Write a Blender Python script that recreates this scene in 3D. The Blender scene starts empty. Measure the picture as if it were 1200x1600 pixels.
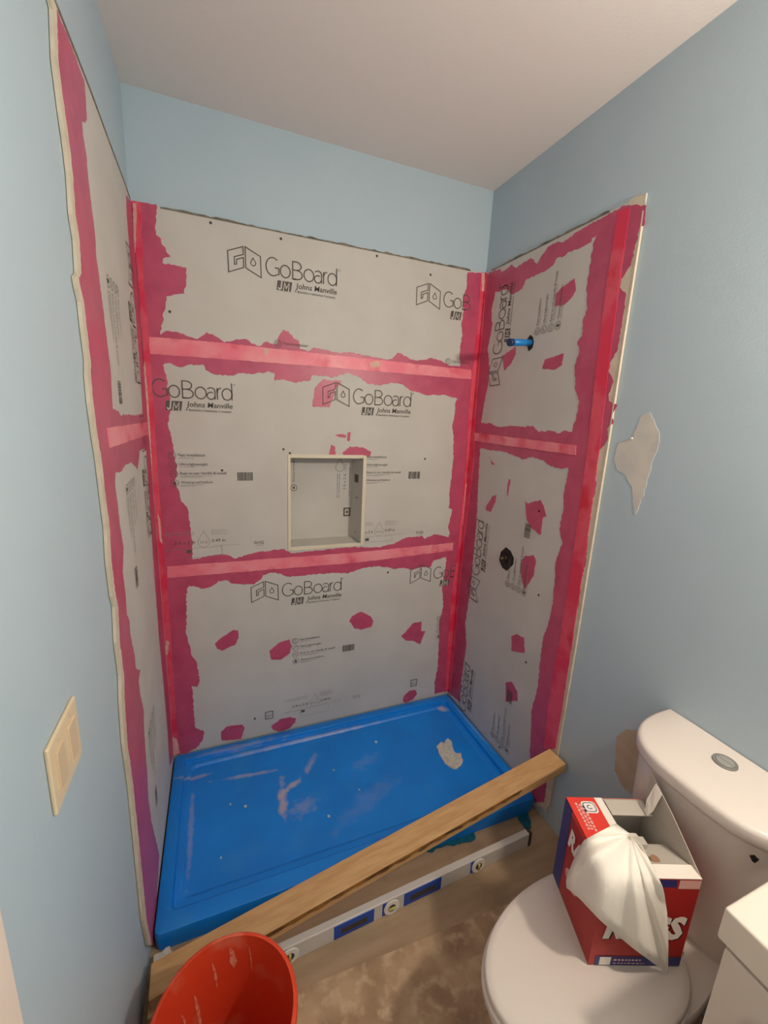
import bpy, bmesh, math, random
from mathutils import Matrix, Vector
from mathutils.geometry import tessellate_polygon

scene = bpy.context.scene
col = scene.collection
random.seed(7)

# ------------------------------------------------------------------ camera
W = 1.486          # inner width of the shower alcove
H = 2.704          # ceiling height
CAM_ROWS = [[0.929195, -0.366712, 0.046022], [0.039232, 0.221686, 0.974329], [0.367501, 0.903536, -0.220376]]   # right, up, forward
CAM_POS = [0.24279, -1.89875, 1.65125]
cam_data = bpy.data.cameras.new('camera')
cam_data.sensor_fit = 'HORIZONTAL'
cam_data.sensor_width = 36.0
cam_data.lens = 653.0 / 1200.0 * 36.0
cam_data.clip_start = 0.02
cam = bpy.data.objects.new('camera', cam_data)
col.objects.link(cam)
r_, u_, f_ = [Vector(v) for v in CAM_ROWS]
m = Matrix((( r_.x, u_.x, -f_.x), (r_.y, u_.y, -f_.y), (r_.z, u_.z, -f_.z))).to_4x4()
m.translation = Vector(CAM_POS)
cam.matrix_world = m
scene.camera = cam

# ------------------------------------------------------------------ world, exposure
world = bpy.data.worlds.new('world')
scene.world = world
world.use_nodes = True
world.node_tree.nodes['Background'].inputs[0].default_value = (0.75, 0.82, 1.0, 1)
world.node_tree.nodes['Background'].inputs[1].default_value = 0.05
vs = scene.view_settings
vs.view_transform = 'Standard'
vs.look = 'None'
vs.exposure = 1.2
vs.gamma = 1.0
vs.use_curve_mapping = False

LAMP_SPOTS = [(1.35, -1.98, 2.04)]
LAMP_POWER = 21.0
LAMP_COLOR = (1.0, 0.83, 0.67)
LAMP_RADIUS = 0.045

# ------------------------------------------------------------------ materials
def srgb(r, g, b):
    f = lambda c: (c / 255 / 12.92) if c / 255 <= 0.04045 else ((c / 255 + 0.055) / 1.055) ** 2.4
    return (f(r), f(g), f(b), 1)

def mat(name, c, rough=0.6, c2=None, scale=8.0, stretch=(1, 1, 1), lo=0.35, hi=0.65, bump=0.0, bump_scale=60.0,
        metallic=0.0, c3=None, scale3=3.0, lo3=0.55, hi3=0.7, spec=0.5, coat=0.0, detail=6.0):
    M = bpy.data.materials.new(name)
    M.use_nodes = True
    nt = M.node_tree
    b = nt.nodes['Principled BSDF']
    b.inputs['Roughness'].default_value = rough
    b.inputs['Metallic'].default_value = metallic
    b.inputs['Specular IOR Level'].default_value = spec
    b.inputs['Coat Weight'].default_value = coat
    b.inputs['Base Color'].default_value = c
    tc = nt.nodes.new('ShaderNodeTexCoord')
    def noise(sc, st):
        mp = nt.nodes.new('ShaderNodeMapping')
        mp.inputs['Scale'].default_value = st
        nt.links.new(tc.outputs['Object'], mp.inputs['Vector'])
        n = nt.nodes.new('ShaderNodeTexNoise')
        n.inputs['Scale'].default_value = sc
        n.inputs['Detail'].default_value = detail
        nt.links.new(mp.outputs[0], n.inputs['Vector'])
        return n
    def ramp(n, l, h_):
        rp = nt.nodes.new('ShaderNodeMapRange')
        rp.inputs['From Min'].default_value = l
        rp.inputs['From Max'].default_value = h_
        rp.clamp = True
        nt.links.new(n.outputs['Fac'], rp.inputs['Value'])
        return rp
    def mix(fac, a_sock, a_val, bval):
        mx = nt.nodes.new('ShaderNodeMix')
        mx.data_type = 'RGBA'
        nt.links.new(fac.outputs[0], mx.inputs[0])
        if a_sock is not None:
            nt.links.new(a_sock, mx.inputs[6])
        else:
            mx.inputs[6].default_value = a_val
        mx.inputs[7].default_value = bval
        return mx.outputs[2]
    sock = None
    if c2 is not None:
        sock = mix(ramp(noise(scale, stretch), lo, hi), None, c, c2)
    if c3 is not None:
        sock = mix(ramp(noise(scale3, (1, 1, 1)), lo3, hi3), sock, c, c3)
    if sock is not None:
        nt.links.new(sock, b.inputs['Base Color'])
    if bump > 0:
        n = noise(bump_scale, (1, 1, 1))
        bp = nt.nodes.new('ShaderNodeBump')
        bp.inputs['Strength'].default_value = bump
        bp.inputs['Distance'].default_value = 0.004
        nt.links.new(n.outputs['Fac'], bp.inputs['Height'])
        nt.links.new(bp.outputs[0], b.inputs['Normal'])
    return M

MT = dict(
    paint=mat('blue_wall_paint', srgb(181, 200, 211), 0.55, srgb(177, 197, 209), 3.0, bump=0.10, bump_scale=140),
    ceiling=mat('white_ceiling_paint', srgb(232, 226, 222), 0.8, bump=0.12, bump_scale=110),
    board=mat('grey_backer_board', srgb(203, 201, 195), 0.62, srgb(197, 194, 187), 5.0, c3=srgb(190, 189, 183), scale3=2.0, lo3=.55, hi3=.8),
    board_edge=mat('board_foam_edge', srgb(140, 132, 118), 0.9, srgb(95, 90, 82), 30.0, bump=.4, bump_scale=60),
    seal=mat('pink_sealant', srgb(194, 82, 114), 0.38, srgb(180, 68, 102), 16.0, (1, 1, 1), .35, .7, c3=srgb(200, 84, 116), scale3=5.0, lo3=.5, hi3=.75, bump=.10, bump_scale=50),
    tape=mat('red_pink_tape', srgb(222, 50, 84), 0.36, srgb(232, 112, 132), 14.0, (.5, .5, .5), .42, .64, c3=srgb(214, 36, 66), scale3=7.0, lo3=.52, hi3=.66, bump=.10, bump_scale=70),
    tape_lite=mat('pale_pink_tape', srgb(236, 112, 134), 0.4, srgb(242, 150, 160), 14.0, (.4, .4, .4), .42, .62, c3=srgb(222, 66, 96), scale3=8.0, lo3=.54, hi3=.68, bump=.10, bump_scale=70),
    smear=mat('whitish_smear', srgb(226, 186, 172), 0.55, srgb(222, 150, 150), 40.0),
    ink=mat('printed_grey_ink', srgb(92, 87, 81), 0.7),
    ink_soft=mat('printed_pale_ink', srgb(140, 134, 127), 0.7),
    compound=mat('cream_joint_compound', srgb(214, 203, 184), 0.8, srgb(202, 190, 170), 25.0, bump=.15, bump_scale=60),
    pale_compound=mat('pale_joint_compound', srgb(214, 210, 201), 0.8, srgb(200, 200, 196), 14.0, bump=.1, bump_scale=60),
    tan_compound=mat('tan_wall_patch', srgb(186, 168, 146), 0.8, srgb(196, 180, 160), 20.0),
    trim_cream=mat('cream_niche_edge', srgb(222, 214, 190), 0.5),
    screw=mat('dark_screw', srgb(70, 66, 62), 0.5, metallic=.5),
    pan=mat('blue_pan_coating', srgb(2, 136, 240), 0.36, srgb(2, 126, 226), 4.0, c3=srgb(44, 142, 226), scale3=4.5, lo3=.58, hi3=.85, bump=.05, bump_scale=40),
    pan_dark=mat('dark_blue_drip', srgb(14, 70, 118), 0.4),
    teal=mat('teal_sealer', srgb(18, 104, 128), 0.42, srgb(12, 84, 108), 30.0),
    mortar=mat('grey_white_mortar', srgb(205, 205, 200), 0.85, srgb(182, 180, 172), 60.0, bump=.2, bump_scale=90),
    dust=mat('brown_grey_dust', srgb(136, 140, 156), 0.9, srgb(96, 118, 152), 60.0),
    wood=mat('pale_lumber', srgb(206, 168, 120), 0.68, srgb(190, 150, 102), 10.0, (.25, 6, 6), .35, .65, bump=.10, bump_scale=60),
    wood_bark=mat('rough_bark_edge', srgb(150, 104, 48), 0.9, srgb(88, 58, 26), 40.0, (.5, 1, 1), .4, .6, bump=.5, bump_scale=60),
    wood_end=mat('lumber_end_grain', srgb(176, 136, 86), 0.8),
    sub=mat('bare_subfloor', srgb(176, 152, 124), 0.85, srgb(156, 132, 106), 6.0, (.5, 3, 1), c3=srgb(142, 120, 98), scale3=5.0, bump=.15, bump_scale=80),
    vinyl=mat('brown_mottled_vinyl', srgb(188, 160, 128), 0.5, srgb(148, 120, 94), 9.0, (1, 1, 1), .36, .64, c3=srgb(204, 180, 148), scale3=26.0, lo3=.50, hi3=.72, detail=12.0),
    bucket=mat('orange_bucket_plastic', srgb(224, 76, 44), 0.42, srgb(216, 66, 36), 3.0, c3=srgb(230, 128, 100), scale3=9.0, lo3=.58, hi3=.78),
    bucket_smear=mat('pale_orange_smear', srgb(230, 150, 126), 0.6, srgb(224, 96, 66), 70.0, lo=.45, hi=.6),
    porcelain=mat('white_porcelain', srgb(224, 216, 209), 0.16),
    seatmat=mat('white_seat_plastic', srgb(212, 204, 197), 0.3),
    chrome=mat('chrome', srgb(186, 184, 180), 0.22, metallic=1.0),
    satin=mat('satin_grey_button', srgb(140, 140, 136), 0.35, metallic=.3),
    satin_lite=mat('satin_pale_button', srgb(172, 172, 168), 0.35, metallic=.3),
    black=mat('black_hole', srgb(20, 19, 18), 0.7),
    brass=mat('brass_valve', srgb(120, 104, 76), 0.35, metallic=.8),
    pex=mat('blue_pipe', srgb(28, 128, 206), 0.35),
    pexcap=mat('dark_blue_cap', srgb(16, 50, 92), 0.4),
    alu=mat('pale_grey_aluminium', srgb(206, 204, 200), 0.42, spec=.6),
    lvl_blue=mat('blue_level_grip', srgb(26, 74, 178), 0.45),
    lvl_dark=mat('dark_recess', srgb(62, 60, 60), 0.6),
    vial=mat('yellow_green_vial', srgb(196, 190, 110), 0.15),
    white_plastic=mat('white_plastic', srgb(232, 230, 226), 0.35),
    box_red=mat('shaded_red_card', srgb(176, 38, 36), 0.42, srgb(166, 32, 32), 6.0),  # same card, darker: shade on the box front put into the colour
    box_red_lit=mat('lit_red_card', srgb(224, 62, 50), 0.42),  # same card, brighter: light on the box top put into the colour
    box_blue=mat('navy_card', srgb(44, 48, 116), 0.42),
    box_in=mat('grey_card_inside', srgb(188, 182, 172), 0.8),
    box_white=mat('white_card', srgb(238, 232, 222), 0.6),
    pinkprint=mat('pink_white_print', srgb(226, 176, 168), 0.6),
    towel=mat('white_paper_towel', srgb(244, 240, 230), 0.9, bump=.15, bump_scale=220),
    cork=mat('tan_spot', srgb(150, 112, 84), 0.8),
    almond=mat('almond_plate', srgb(226, 206, 172), 0.4),
    almond2=mat('almond_rocker', srgb(216, 194, 158), 0.36),
    casing=mat('white_casing_paint', srgb(232, 218, 204), 0.45),
    vanity=mat('white_vanity_paint', srgb(216, 207, 197), 0.4),
    vanity_top=mat('white_vanity_top', srgb(226, 219, 206), 0.3),
    dark_metal=mat('dark_knob_metal', srgb(62, 56, 52), 0.4, metallic=.7),
)

def dusty(M, spots, c):
    """scuffs: noise-broken dusty marks of their own shape at fixed places on the pan floor"""
    nt = M.node_tree
    b = nt.nodes['Principled BSDF']
    src = b.inputs['Base Color'].links[0].from_socket
    tc = nt.nodes.new('ShaderNodeTexCoord')
    for (x, y, rx, ry, rot, amt, sc) in spots:
        amt *= .8
        mp = nt.nodes.new('ShaderNodeMapping')
        mp.vector_type = 'TEXTURE'
        mp.inputs['Location'].default_value = (x, y, .02)
        mp.inputs['Rotation'].default_value = (0, 0, math.radians(rot))
        mp.inputs['Scale'].default_value = (rx, ry, .5)
        nt.links.new(tc.outputs['Object'], mp.inputs['Vector'])
        ln = nt.nodes.new('ShaderNodeVectorMath'); ln.operation = 'LENGTH'
        nt.links.new(mp.outputs[0], ln.inputs[0])
        no = nt.nodes.new('ShaderNodeTexNoise'); no.inputs['Scale'].default_value = sc; no.inputs['Detail'].default_value = 8
        nt.links.new(tc.outputs['Object'], no.inputs['Vector'])
        ad = nt.nodes.new('ShaderNodeMath'); ad.operation = 'MULTIPLY_ADD'
        nt.links.new(no.outputs['Fac'], ad.inputs[0]); ad.inputs[1].default_value = 2.2
        nt.links.new(ln.outputs['Value'], ad.inputs[2])
        mr = nt.nodes.new('ShaderNodeMapRange'); mr.clamp = True
        mr.inputs['From Min'].default_value = 2.05; mr.inputs['From Max'].default_value = 1.35
        mr.inputs['To Min'].default_value = 0; mr.inputs['To Max'].default_value = amt
        nt.links.new(ad.outputs[0], mr.inputs['Value'])
        mx = nt.nodes.new('ShaderNodeMix'); mx.data_type = 'RGBA'
        nt.links.new(mr.outputs[0], mx.inputs[0]); nt.links.new(src, mx.inputs[6]); mx.inputs[7].default_value = c
        src = mx.outputs[2]
    nt.links.new(src, b.inputs['Base Color'])
dusty(MT['pan'], [(.452, -.37, .022, .12, -6, .9, 26), (.50, -.32, .014, .07, -55, .9, 30), (.60, -.235, .02, .09, -40, .55, 34),
                  (.53, -.44, .08, .05, 20, .34, 40), (.33, -.20, .16, .012, -6, .55, 30), (.10, -.14, .10, .012, 5, .5, 30), (.09, -.40, .012, .25, 0, .35, 30),
                  (.60, -.075, .5, .012, 0, .4, 18), (1.40, -.095, .035, .02, -40, .8, 30), (.30, -.04, .3, .015, 0, .35, 20), (1.465, -.25, .01, .25, 0, .3, 20),
                  (.80, -.50, .22, .05, 25, .14, 24), (.85, -.30, .1, .04, 25, .14, 30)], srgb(196, 176, 172))

# ------------------------------------------------------------------ traced outlines, metres on their own surfaces
D = {
    'b_leftband': [(-0.0006,2.3531),(0.0776,2.3591),(0.0777,2.3287),(0.0706,2.2925),(0.0711,2.2595),(0.086,2.2504),(0.0879,2.2312),(0.0993,2.2227),(0.1012,2.2082),(0.1146,2.1962),(0.0885,2.1833),(0.0861,2.1694),(0.1157,2.1678),(0.1646,2.167),(0.1622,2.1204),(0.1538,2.0748),(0.1094,2.0619),(0.0919,2.0573),(0.0872,2.0255),(0.0768,1.9974),(0.0784,1.9774),(0.0641,1.9327),(0.0628,1.8684),(0.0675,1.8034),(0.0738,1.7612),(0.0769,1.7206),(0.0832,1.665),(0.0683,1.58),(0.0765,1.5526),(0.0833,1.5019),(0.084,1.4581),(0.0915,1.4137),(0.0812,1.3537),(0.0895,1.3234),(0.1004,1.2689),(0.1191,1.2463),(0.1252,1.2212),(0.1285,1.1424),(0.1331,1.0936),(0.1293,1.0186),(0.1081,0.9062),(0.0942,0.8355),(0.0946,0.7795),(0.0851,0.6635),(0.0985,0.603),(0.1038,0.5504),(0.1232,0.5108),(0.1298,0.4206),(0.1173,0.3885),(0.096,0.3966),(0.098,0.3283),(0.0976,0.2083),(0.0986,0.1717),(0.1356,0.1415),(0.1287,0.0955),(0.0978,0.0573),(0.0587,0.0434),(0.0008,0.0426)],
    'b_rightband': [(1.4823,2.3545),(1.3854,2.3394),(1.3866,2.27),(1.3757,2.2376),(1.3798,2.1622),(1.3738,2.1154),(1.3852,2.0634),(1.3763,2.0065),(1.3849,1.9205),(1.3895,1.7734),(1.3771,1.7476),(1.3771,1.6973),(1.3687,1.6278),(1.3829,1.5692),(1.3907,1.4474),(1.3853,1.2864),(1.3871,1.1943),(1.4118,1.1838),(1.4036,1.1442),(1.3926,1.0912),(1.4063,1.0591),(1.3992,0.9747),(1.3982,0.8523),(1.3878,0.7396),(1.4046,0.6185),(1.3876,0.5379),(1.3947,0.3957),(1.4016,0.2397),(1.3905,0.153),(1.395,0.0617),(1.4825,0.0594)],
    'b_upperband': [(0.0242,1.9034),(0.0662,1.9216),(0.0845,1.9357),(0.1256,1.935),(0.1607,1.9226),(0.1907,1.9165),(0.2098,1.931),(0.226,1.9462),(0.266,1.9316),(0.2908,1.915),(0.33,1.9288),(0.3751,1.936),(0.3947,1.9216),(0.4292,1.9151),(0.45,1.9339),(0.4947,1.9285),(0.5055,1.963),(0.5232,1.9892),(0.5443,1.9841),(0.5656,1.9594),(0.5871,1.9515),(0.5934,1.9213),(0.6264,1.9142),(0.6532,1.9317),(0.7134,1.9271),(0.7597,1.9209),(0.8146,1.9289),(0.8791,1.9214),(0.937,1.9185),(0.9951,1.9126),(1.0205,1.9185),(1.0448,1.9481),(1.0712,1.9421),(1.1086,1.9265),(1.1357,1.9223),(1.1987,1.9309),(1.2255,1.942),(1.2827,1.9304),(1.3209,1.915),(1.4652,1.915),(1.4742,1.7626),(1.3756,1.7632),(1.2963,1.7748),(1.2114,1.7656),(1.1628,1.7785),(1.118,1.7837),(1.0794,1.8084),(1.0263,1.8125),(0.9593,1.7963),(0.8991,1.8006),(0.8664,1.8235),(0.8091,1.8412),(0.7386,1.8138),(0.6835,1.8178),(0.6466,1.8176),(0.6355,1.7927),(0.5688,1.7798),(0.5173,1.7901),(0.4852,1.7817),(0.4855,1.8129),(0.4646,1.8171),(0.392,1.8012),(0.3392,1.8013),(0.319,1.7897),(0.2604,1.7876),(0.2158,1.8037),(0.2112,1.8228),(0.1553,1.818),(0.1235,1.8058),(0.0833,1.8189),(0.0542,1.8023),(0.0213,1.8298)],
    'b_lowerband': [(0.0322,1.0038),(0.1217,1.0076),(0.1759,1.0206),(0.2433,1.027),(0.2731,1.0201),(0.3022,1.0011),(0.3491,1.0139),(0.3967,1.0239),(0.4622,1.0281),(0.5204,1.0314),(0.5529,1.0066),(0.6907,1.0106),(0.8224,1.0171),(0.9096,1.0107),(0.9996,1.0041),(1.083,1.0188),(1.1443,1.0459),(1.2411,1.0485),(1.2537,1.0317),(1.3095,1.0545),(1.379,1.0398),(1.4486,1.008),(1.4419,0.9084),(1.3882,0.9185),(1.3179,0.9042),(1.3038,0.8697),(1.2489,0.8748),(1.1858,0.8651),(1.1425,0.88),(1.0909,0.8777),(1.0043,0.9016),(0.924,0.9004),(0.8923,0.893),(0.8295,0.8785),(0.7599,0.8888),(0.6795,0.8901),(0.5882,0.8893),(0.5396,0.891),(0.4988,0.9113),(0.4607,0.9192),(0.4221,0.9103),(0.414,0.8912),(0.3821,0.8692),(0.3307,0.8749),(0.2867,0.8828),(0.2655,0.9015),(0.2287,0.9014),(0.2066,0.8833),(0.164,0.8719),(0.1075,0.8943),(0.0318,0.9165)],
    'b_lefttape': [(0.0014,2.3535),(0.0292,2.3552),(0.019,2.099),(0.0238,1.9282),(0.0233,1.8369),(0.023,1.6276),(0.0207,1.4906),(0.02,1.3406),(0.0214,0.9875),(0.0257,0.9377),(0.0236,0.6662),(0.0221,0.4093),(0.0212,0.0795),(-0.0039,0.0547)],
    'b_righttape': [(1.4564,2.3477),(1.4614,2.2495),(1.465,2.1429),(1.4626,2.031),(1.4571,1.8845),(1.4576,1.7011),(1.4686,1.4479),(1.4652,0.9513),(1.4505,0.6859),(1.4554,0.3092),(1.4678,0.0758),(1.4825,0.0594),(1.4805,2.3542)],
    'b_uppertape': [(0.0245,1.9079),(0.2652,1.9124),(0.6795,1.9088),(1.4511,1.9047),(1.456,1.8597),(0.6239,1.8556),(0.0224,1.846)],
    'b_lowertape': [(0.0289,0.9897),(0.8867,0.9865),(1.4334,0.998),(1.4335,0.9537),(0.8886,0.9321),(0.0282,0.9383)],
    'p_1': [(0.6923,1.803),(0.7772,1.803),(0.7746,1.7871),(0.7512,1.7708),(0.748,1.741),(0.7254,1.6838),(0.6477,1.6845),(0.6584,1.7646)],
    'p_2': [(0.7912,1.4807),(0.8268,1.5116),(0.8912,1.5083),(0.9341,1.4877),(0.9306,1.4693),(0.9123,1.463),(0.801,1.462)],
    'p_2b': [(0.7287,1.4799),(0.7368,1.5185),(0.7536,1.5103),(0.7601,1.4646),(0.7241,1.4643)],
    'p_2c': [(0.8135,1.5748),(0.8289,1.5782),(0.824,1.5338),(0.8114,1.5395)],
    'p_2d': [(0.7526,1.5614),(0.7768,1.5679),(0.8076,1.5629),(0.8048,1.5511),(0.7741,1.5532)],
    'p_3': [(0.2032,0.598),(0.2337,0.6223),(0.2858,0.6532),(0.3054,0.6468),(0.3072,0.6102),(0.292,0.5771),(0.2311,0.5535),(0.2096,0.5706)],
    'p_4': [(0.4464,0.515),(0.4886,0.5492),(0.5422,0.5621),(0.5547,0.5239),(0.5451,0.4867),(0.5001,0.4571),(0.4548,0.4656)],
    'p_5': [(0.8489,0.6123),(0.8637,0.6402),(0.9119,0.6587),(0.9665,0.6256),(0.984,0.5972),(0.9745,0.564),(0.9192,0.5551),(0.8745,0.572),(0.8614,0.5996)],
    'p_6': [(1.1529,0.4787),(1.1787,0.5018),(1.2176,0.5462),(1.2728,0.5497),(1.2723,0.4909),(1.3008,0.4864),(1.2723,0.4073),(1.2248,0.4393),(1.1822,0.4465)],
    'p_7': [(1.1884,0.0593),(1.1911,0.0932),(1.2271,0.1208),(1.2643,0.1167),(1.2775,0.0883),(1.2507,0.0561),(1.2075,0.045)],
    'p_8': [(0.2101,0.1166),(0.2394,0.1426),(0.3105,0.1338),(0.3221,0.1123),(0.3031,0.0515),(0.2133,0.0681)],
    'p_9': [(0.4499,0.087),(0.4918,0.1167),(0.5438,0.1188),(0.5757,0.1003),(0.5701,0.0774),(0.536,0.0488),(0.4912,0.0454),(0.4583,0.0646)],
    's_1': [(0.0048,2.3462),(0.0168,2.3487),(0.0135,2.3039),(0.0011,2.189),(-0.0051,2.188)],
    's_2': [(0.4375,1.9077),(0.4684,1.9083),(0.4577,1.882),(0.4448,1.8859)],
    's_3': [(0.9079,1.8937),(0.9543,1.9033),(0.9709,1.888),(0.9309,1.865),(0.9117,1.8746)],
    's_4': [(0.004,1.8282),(0.0061,1.7349),(0.0043,1.5155),(0.0011,1.4008),(-0.0103,1.4008),(-0.0027,1.6386),(-0.0036,1.7812)],
    's_5': [(0.0081,1.2287),(0.0157,1.2012),(0.0182,1.0902),(0.0096,1.1048)],
    's_6': [(0.0054,0.6474),(0.0174,0.636),(0.0063,0.5779),(-0.0067,0.574)],
    's_7': [(0.0018,0.1522),(0.0194,0.1297),(0.0261,0.053),(0.0011,0.0461)],
    's_8': [(1.4611,2.3484),(1.479,2.3512),(1.4846,2.2727),(1.47,2.2706)],
    's_9': [(1.4771,1.328),(1.4932,1.3278),(1.5052,1.096),(1.4805,1.0973)],
    'l_frontband': [(-0.7713,2.3589),(-0.7955,2.2656),(-0.7916,2.2285),(-0.7876,2.1902),(-0.7786,2.1477),(-0.7743,2.0901),(-0.7877,2.0177),(-0.7756,1.976),(-0.7877,1.9109),(-0.8115,1.8981),(-0.8052,1.8779),(-0.791,1.8557),(-0.7912,1.8074),(-0.7845,1.7409),(-0.7973,1.7094),(-0.7998,1.6537),(-0.7919,1.5885),(-0.7801,1.5244),(-0.7749,1.4455),(-0.7687,1.3617),(-0.7845,1.2867),(-0.7782,1.1936),(-0.764,1.1599),(-0.7844,1.0741),(-0.7756,0.9736),(-0.797,0.915),(-0.812,0.801),(-0.7977,0.6575),(-0.7994,0.521),(-0.8012,0.3774),(-0.8047,0.1879),(-0.7752,0.0444),(-0.7471,0.0021),(-0.6876,0.008),(-0.6318,0.0738),(-0.5454,0.1096),(-0.5745,0.2001),(-0.6242,0.35),(-0.6324,0.456),(-0.6139,0.5411),(-0.6053,0.6576),(-0.5805,0.7293),(-0.6108,0.7985),(-0.615,0.8526),(-0.5777,0.8628),(-0.6341,0.9042),(-0.6363,0.9542),(-0.6641,1.0329),(-0.6584,1.0709),(-0.6829,1.0981),(-0.6748,1.1671),(-0.6834,1.2232),(-0.6438,1.2808),(-0.664,1.3561),(-0.6634,1.398),(-0.6721,1.4478),(-0.6396,1.5431),(-0.6151,1.6643),(-0.6008,1.7387),(-0.6139,1.8369),(-0.6267,1.9281),(-0.6393,1.9913),(-0.6304,2.0408),(-0.6401,2.0856),(-0.6458,2.1377),(-0.6426,2.191),(-0.6569,2.2176),(-0.6531,2.2455),(-0.623,2.259),(-0.6024,2.2784),(-0.5941,2.3316),(-0.5916,2.3569),(-0.6873,2.3598)],
    'l_fronttape': [(-0.7756,1.976),(-0.7877,1.9109),(-0.8115,1.8981),(-0.8052,1.8779),(-0.791,1.8557),(-0.7912,1.8074),(-0.7845,1.7409),(-0.7973,1.7094),(-0.7998,1.6537),(-0.7919,1.5885),(-0.7801,1.5244),(-0.7749,1.4455),(-0.7687,1.3617),(-0.7845,1.2867),(-0.7782,1.1936),(-0.764,1.1599),(-0.7844,1.0741),(-0.7756,0.9736),(-0.797,0.915),(-0.812,0.801),(-0.7977,0.6575),(-0.7994,0.521),(-0.8012,0.3774),(-0.8047,0.1879),(-0.7752,0.0444),(-0.7087,-0.0589),(-0.7408,0.095),(-0.7345,0.2933),(-0.7306,0.4444),(-0.727,0.5885),(-0.7418,0.7415),(-0.723,0.8616),(-0.6972,0.9229),(-0.7063,1.0308),(-0.6814,1.1218),(-0.6975,1.1585),(-0.7037,1.2588),(-0.6842,1.339),(-0.6904,1.4296),(-0.6954,1.5149),(-0.7085,1.5844),(-0.7169,1.6549),(-0.7133,1.7153),(-0.6979,1.7496),(-0.7048,1.8218),(-0.704,1.8744),(-0.7205,1.8981),(-0.7275,1.9201),(-0.6994,1.9345),(-0.6929,2.0031)],
    'l_seamband': [(-0.7238,1.6389),(-0.6066,1.6413),(-0.5458,1.6346),(-0.5296,1.6217),(-0.4312,1.6246),(-0.289,1.6204),(-0.0764,1.6271),(-0.085,1.49),(-0.1882,1.5024),(-0.2609,1.5031),(-0.3265,1.4461),(-0.4282,1.4849),(-0.5211,1.4853),(-0.5848,1.4746),(-0.7527,1.4973)],
    'l_seamtape': [(-0.7105,1.5959),(-0.0463,1.5923),(-0.0547,1.5458),(-0.6979,1.5479)],
    'l_cornerband': [(-0.1105,2.3261),(-0.0196,2.3454),(-0.0174,0.0511),(-0.1578,0.1299),(-0.1352,0.2739),(-0.1405,0.5218),(-0.1611,0.7283),(-0.1555,0.9793),(-0.1332,1.309),(-0.1126,1.4995),(-0.1295,1.6229),(-0.1108,1.7353),(-0.1048,1.9383),(-0.132,2.1448),(-0.1305,2.272)],
    'l_bead': [(-0.8071,2.3523),(-0.7942,2.3429),(-0.8178,2.2518),(-0.8143,2.2152),(-0.8107,2.1776),(-0.8024,2.1359),(-0.7988,2.0794),(-0.8119,2.0087),(-0.8007,1.9677),(-0.8125,1.9043),(-0.8352,1.8919),(-0.8294,1.8721),(-0.816,1.8504),(-0.8165,1.8032),(-0.8106,1.7383),(-0.823,1.7076),(-0.8257,1.6534),(-0.8186,1.5899),(-0.8078,1.5275),(-0.8034,1.4509),(-0.798,1.3695),(-0.8134,1.2968),(-0.808,1.2066),(-0.7949,1.1742),(-0.8147,1.0909),(-0.8069,0.994),(-0.8276,0.9369),(-0.8424,0.8267),(-0.8298,0.6889),(-0.8322,0.5576),(-0.8348,0.4197),(-0.8392,0.2381),(-0.8124,0.102),(-0.7596,0.0201),(-0.7902,0.1668),(-0.7871,0.3596),(-0.7857,0.5057),(-0.7843,0.6444),(-0.7993,0.7902),(-0.7843,0.9058),(-0.7624,0.9651),(-0.7718,1.0671),(-0.7512,1.154),(-0.7657,1.1882),(-0.7724,1.2826),(-0.7565,1.3584),(-0.7631,1.4433),(-0.7686,1.5231),(-0.7808,1.588),(-0.7891,1.6539),(-0.7867,1.7102),(-0.7737,1.742),(-0.7807,1.8092),(-0.7806,1.858),(-0.7952,1.8803),(-0.8016,1.9007),(-0.7773,1.9137),(-0.7652,1.9794),(-0.7776,2.0214),(-0.7642,2.0945),(-0.7687,2.1526),(-0.778,2.1953),(-0.7822,2.2339),(-0.7863,2.2714),(-0.7619,2.3654),(-0.7711,2.378)],
    'l_boardtop': [(-0.7813,2.3689),(-0.639,2.3714),(-0.5236,2.3719),(-0.3438,2.3636),(-0.1441,2.3574),(-0.0301,2.349)],
    'r_cornerband': [(0.0052,2.3536),(-0.1037,2.3083),(-0.0951,2.2369),(-0.0781,2.1695),(-0.0967,2.1025),(-0.0763,1.9989),(-0.093,1.956),(-0.108,1.9046),(-0.1068,1.82),(-0.0954,1.7613),(-0.0812,1.6638),(-0.0917,1.555),(-0.0993,1.4427),(-0.1098,1.3123),(-0.1264,1.1434),(-0.123,0.9784),(-0.13,0.7968),(-0.112,0.5587),(-0.1433,0.4471),(-0.1341,0.3429),(-0.1258,0.1872),(-0.136,0.0819),(0.0054,0.0549)],
    'r_cornertape': [(0.0084,2.3573),(-0.0114,2.3492),(-0.0163,2.2492),(-0.0185,2.1099),(-0.018,1.983),(-0.0215,1.8286),(-0.0269,1.6588),(-0.0511,1.4536),(-0.027,0.9583),(-0.0235,0.6918),(-0.0271,0.3196),(-0.0281,0.0825),(0.0054,0.0549)],
    'r_topband': [(-0.0261,2.348),(-0.1175,2.3395),(-0.135,2.3201),(-0.2031,2.3337),(-0.226,2.3121),(-0.326,2.3228),(-0.3661,2.2898),(-0.4195,2.3338),(-0.4666,2.3365),(-0.5045,2.3242),(-0.5722,2.3373),(-0.7481,2.3465),(-0.7465,2.27),(-0.6586,2.2939),(-0.6401,2.2922),(-0.6396,2.2804),(-0.6011,2.2765),(-0.5838,2.2757),(-0.5408,2.2806),(-0.5141,2.2726),(-0.4774,2.278),(-0.4614,2.2559),(-0.4247,2.2478),(-0.3738,2.2475),(-0.3084,2.2452),(-0.2897,2.2138),(-0.2181,2.2088),(-0.1884,2.2379),(-0.0485,2.2531)],
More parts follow.
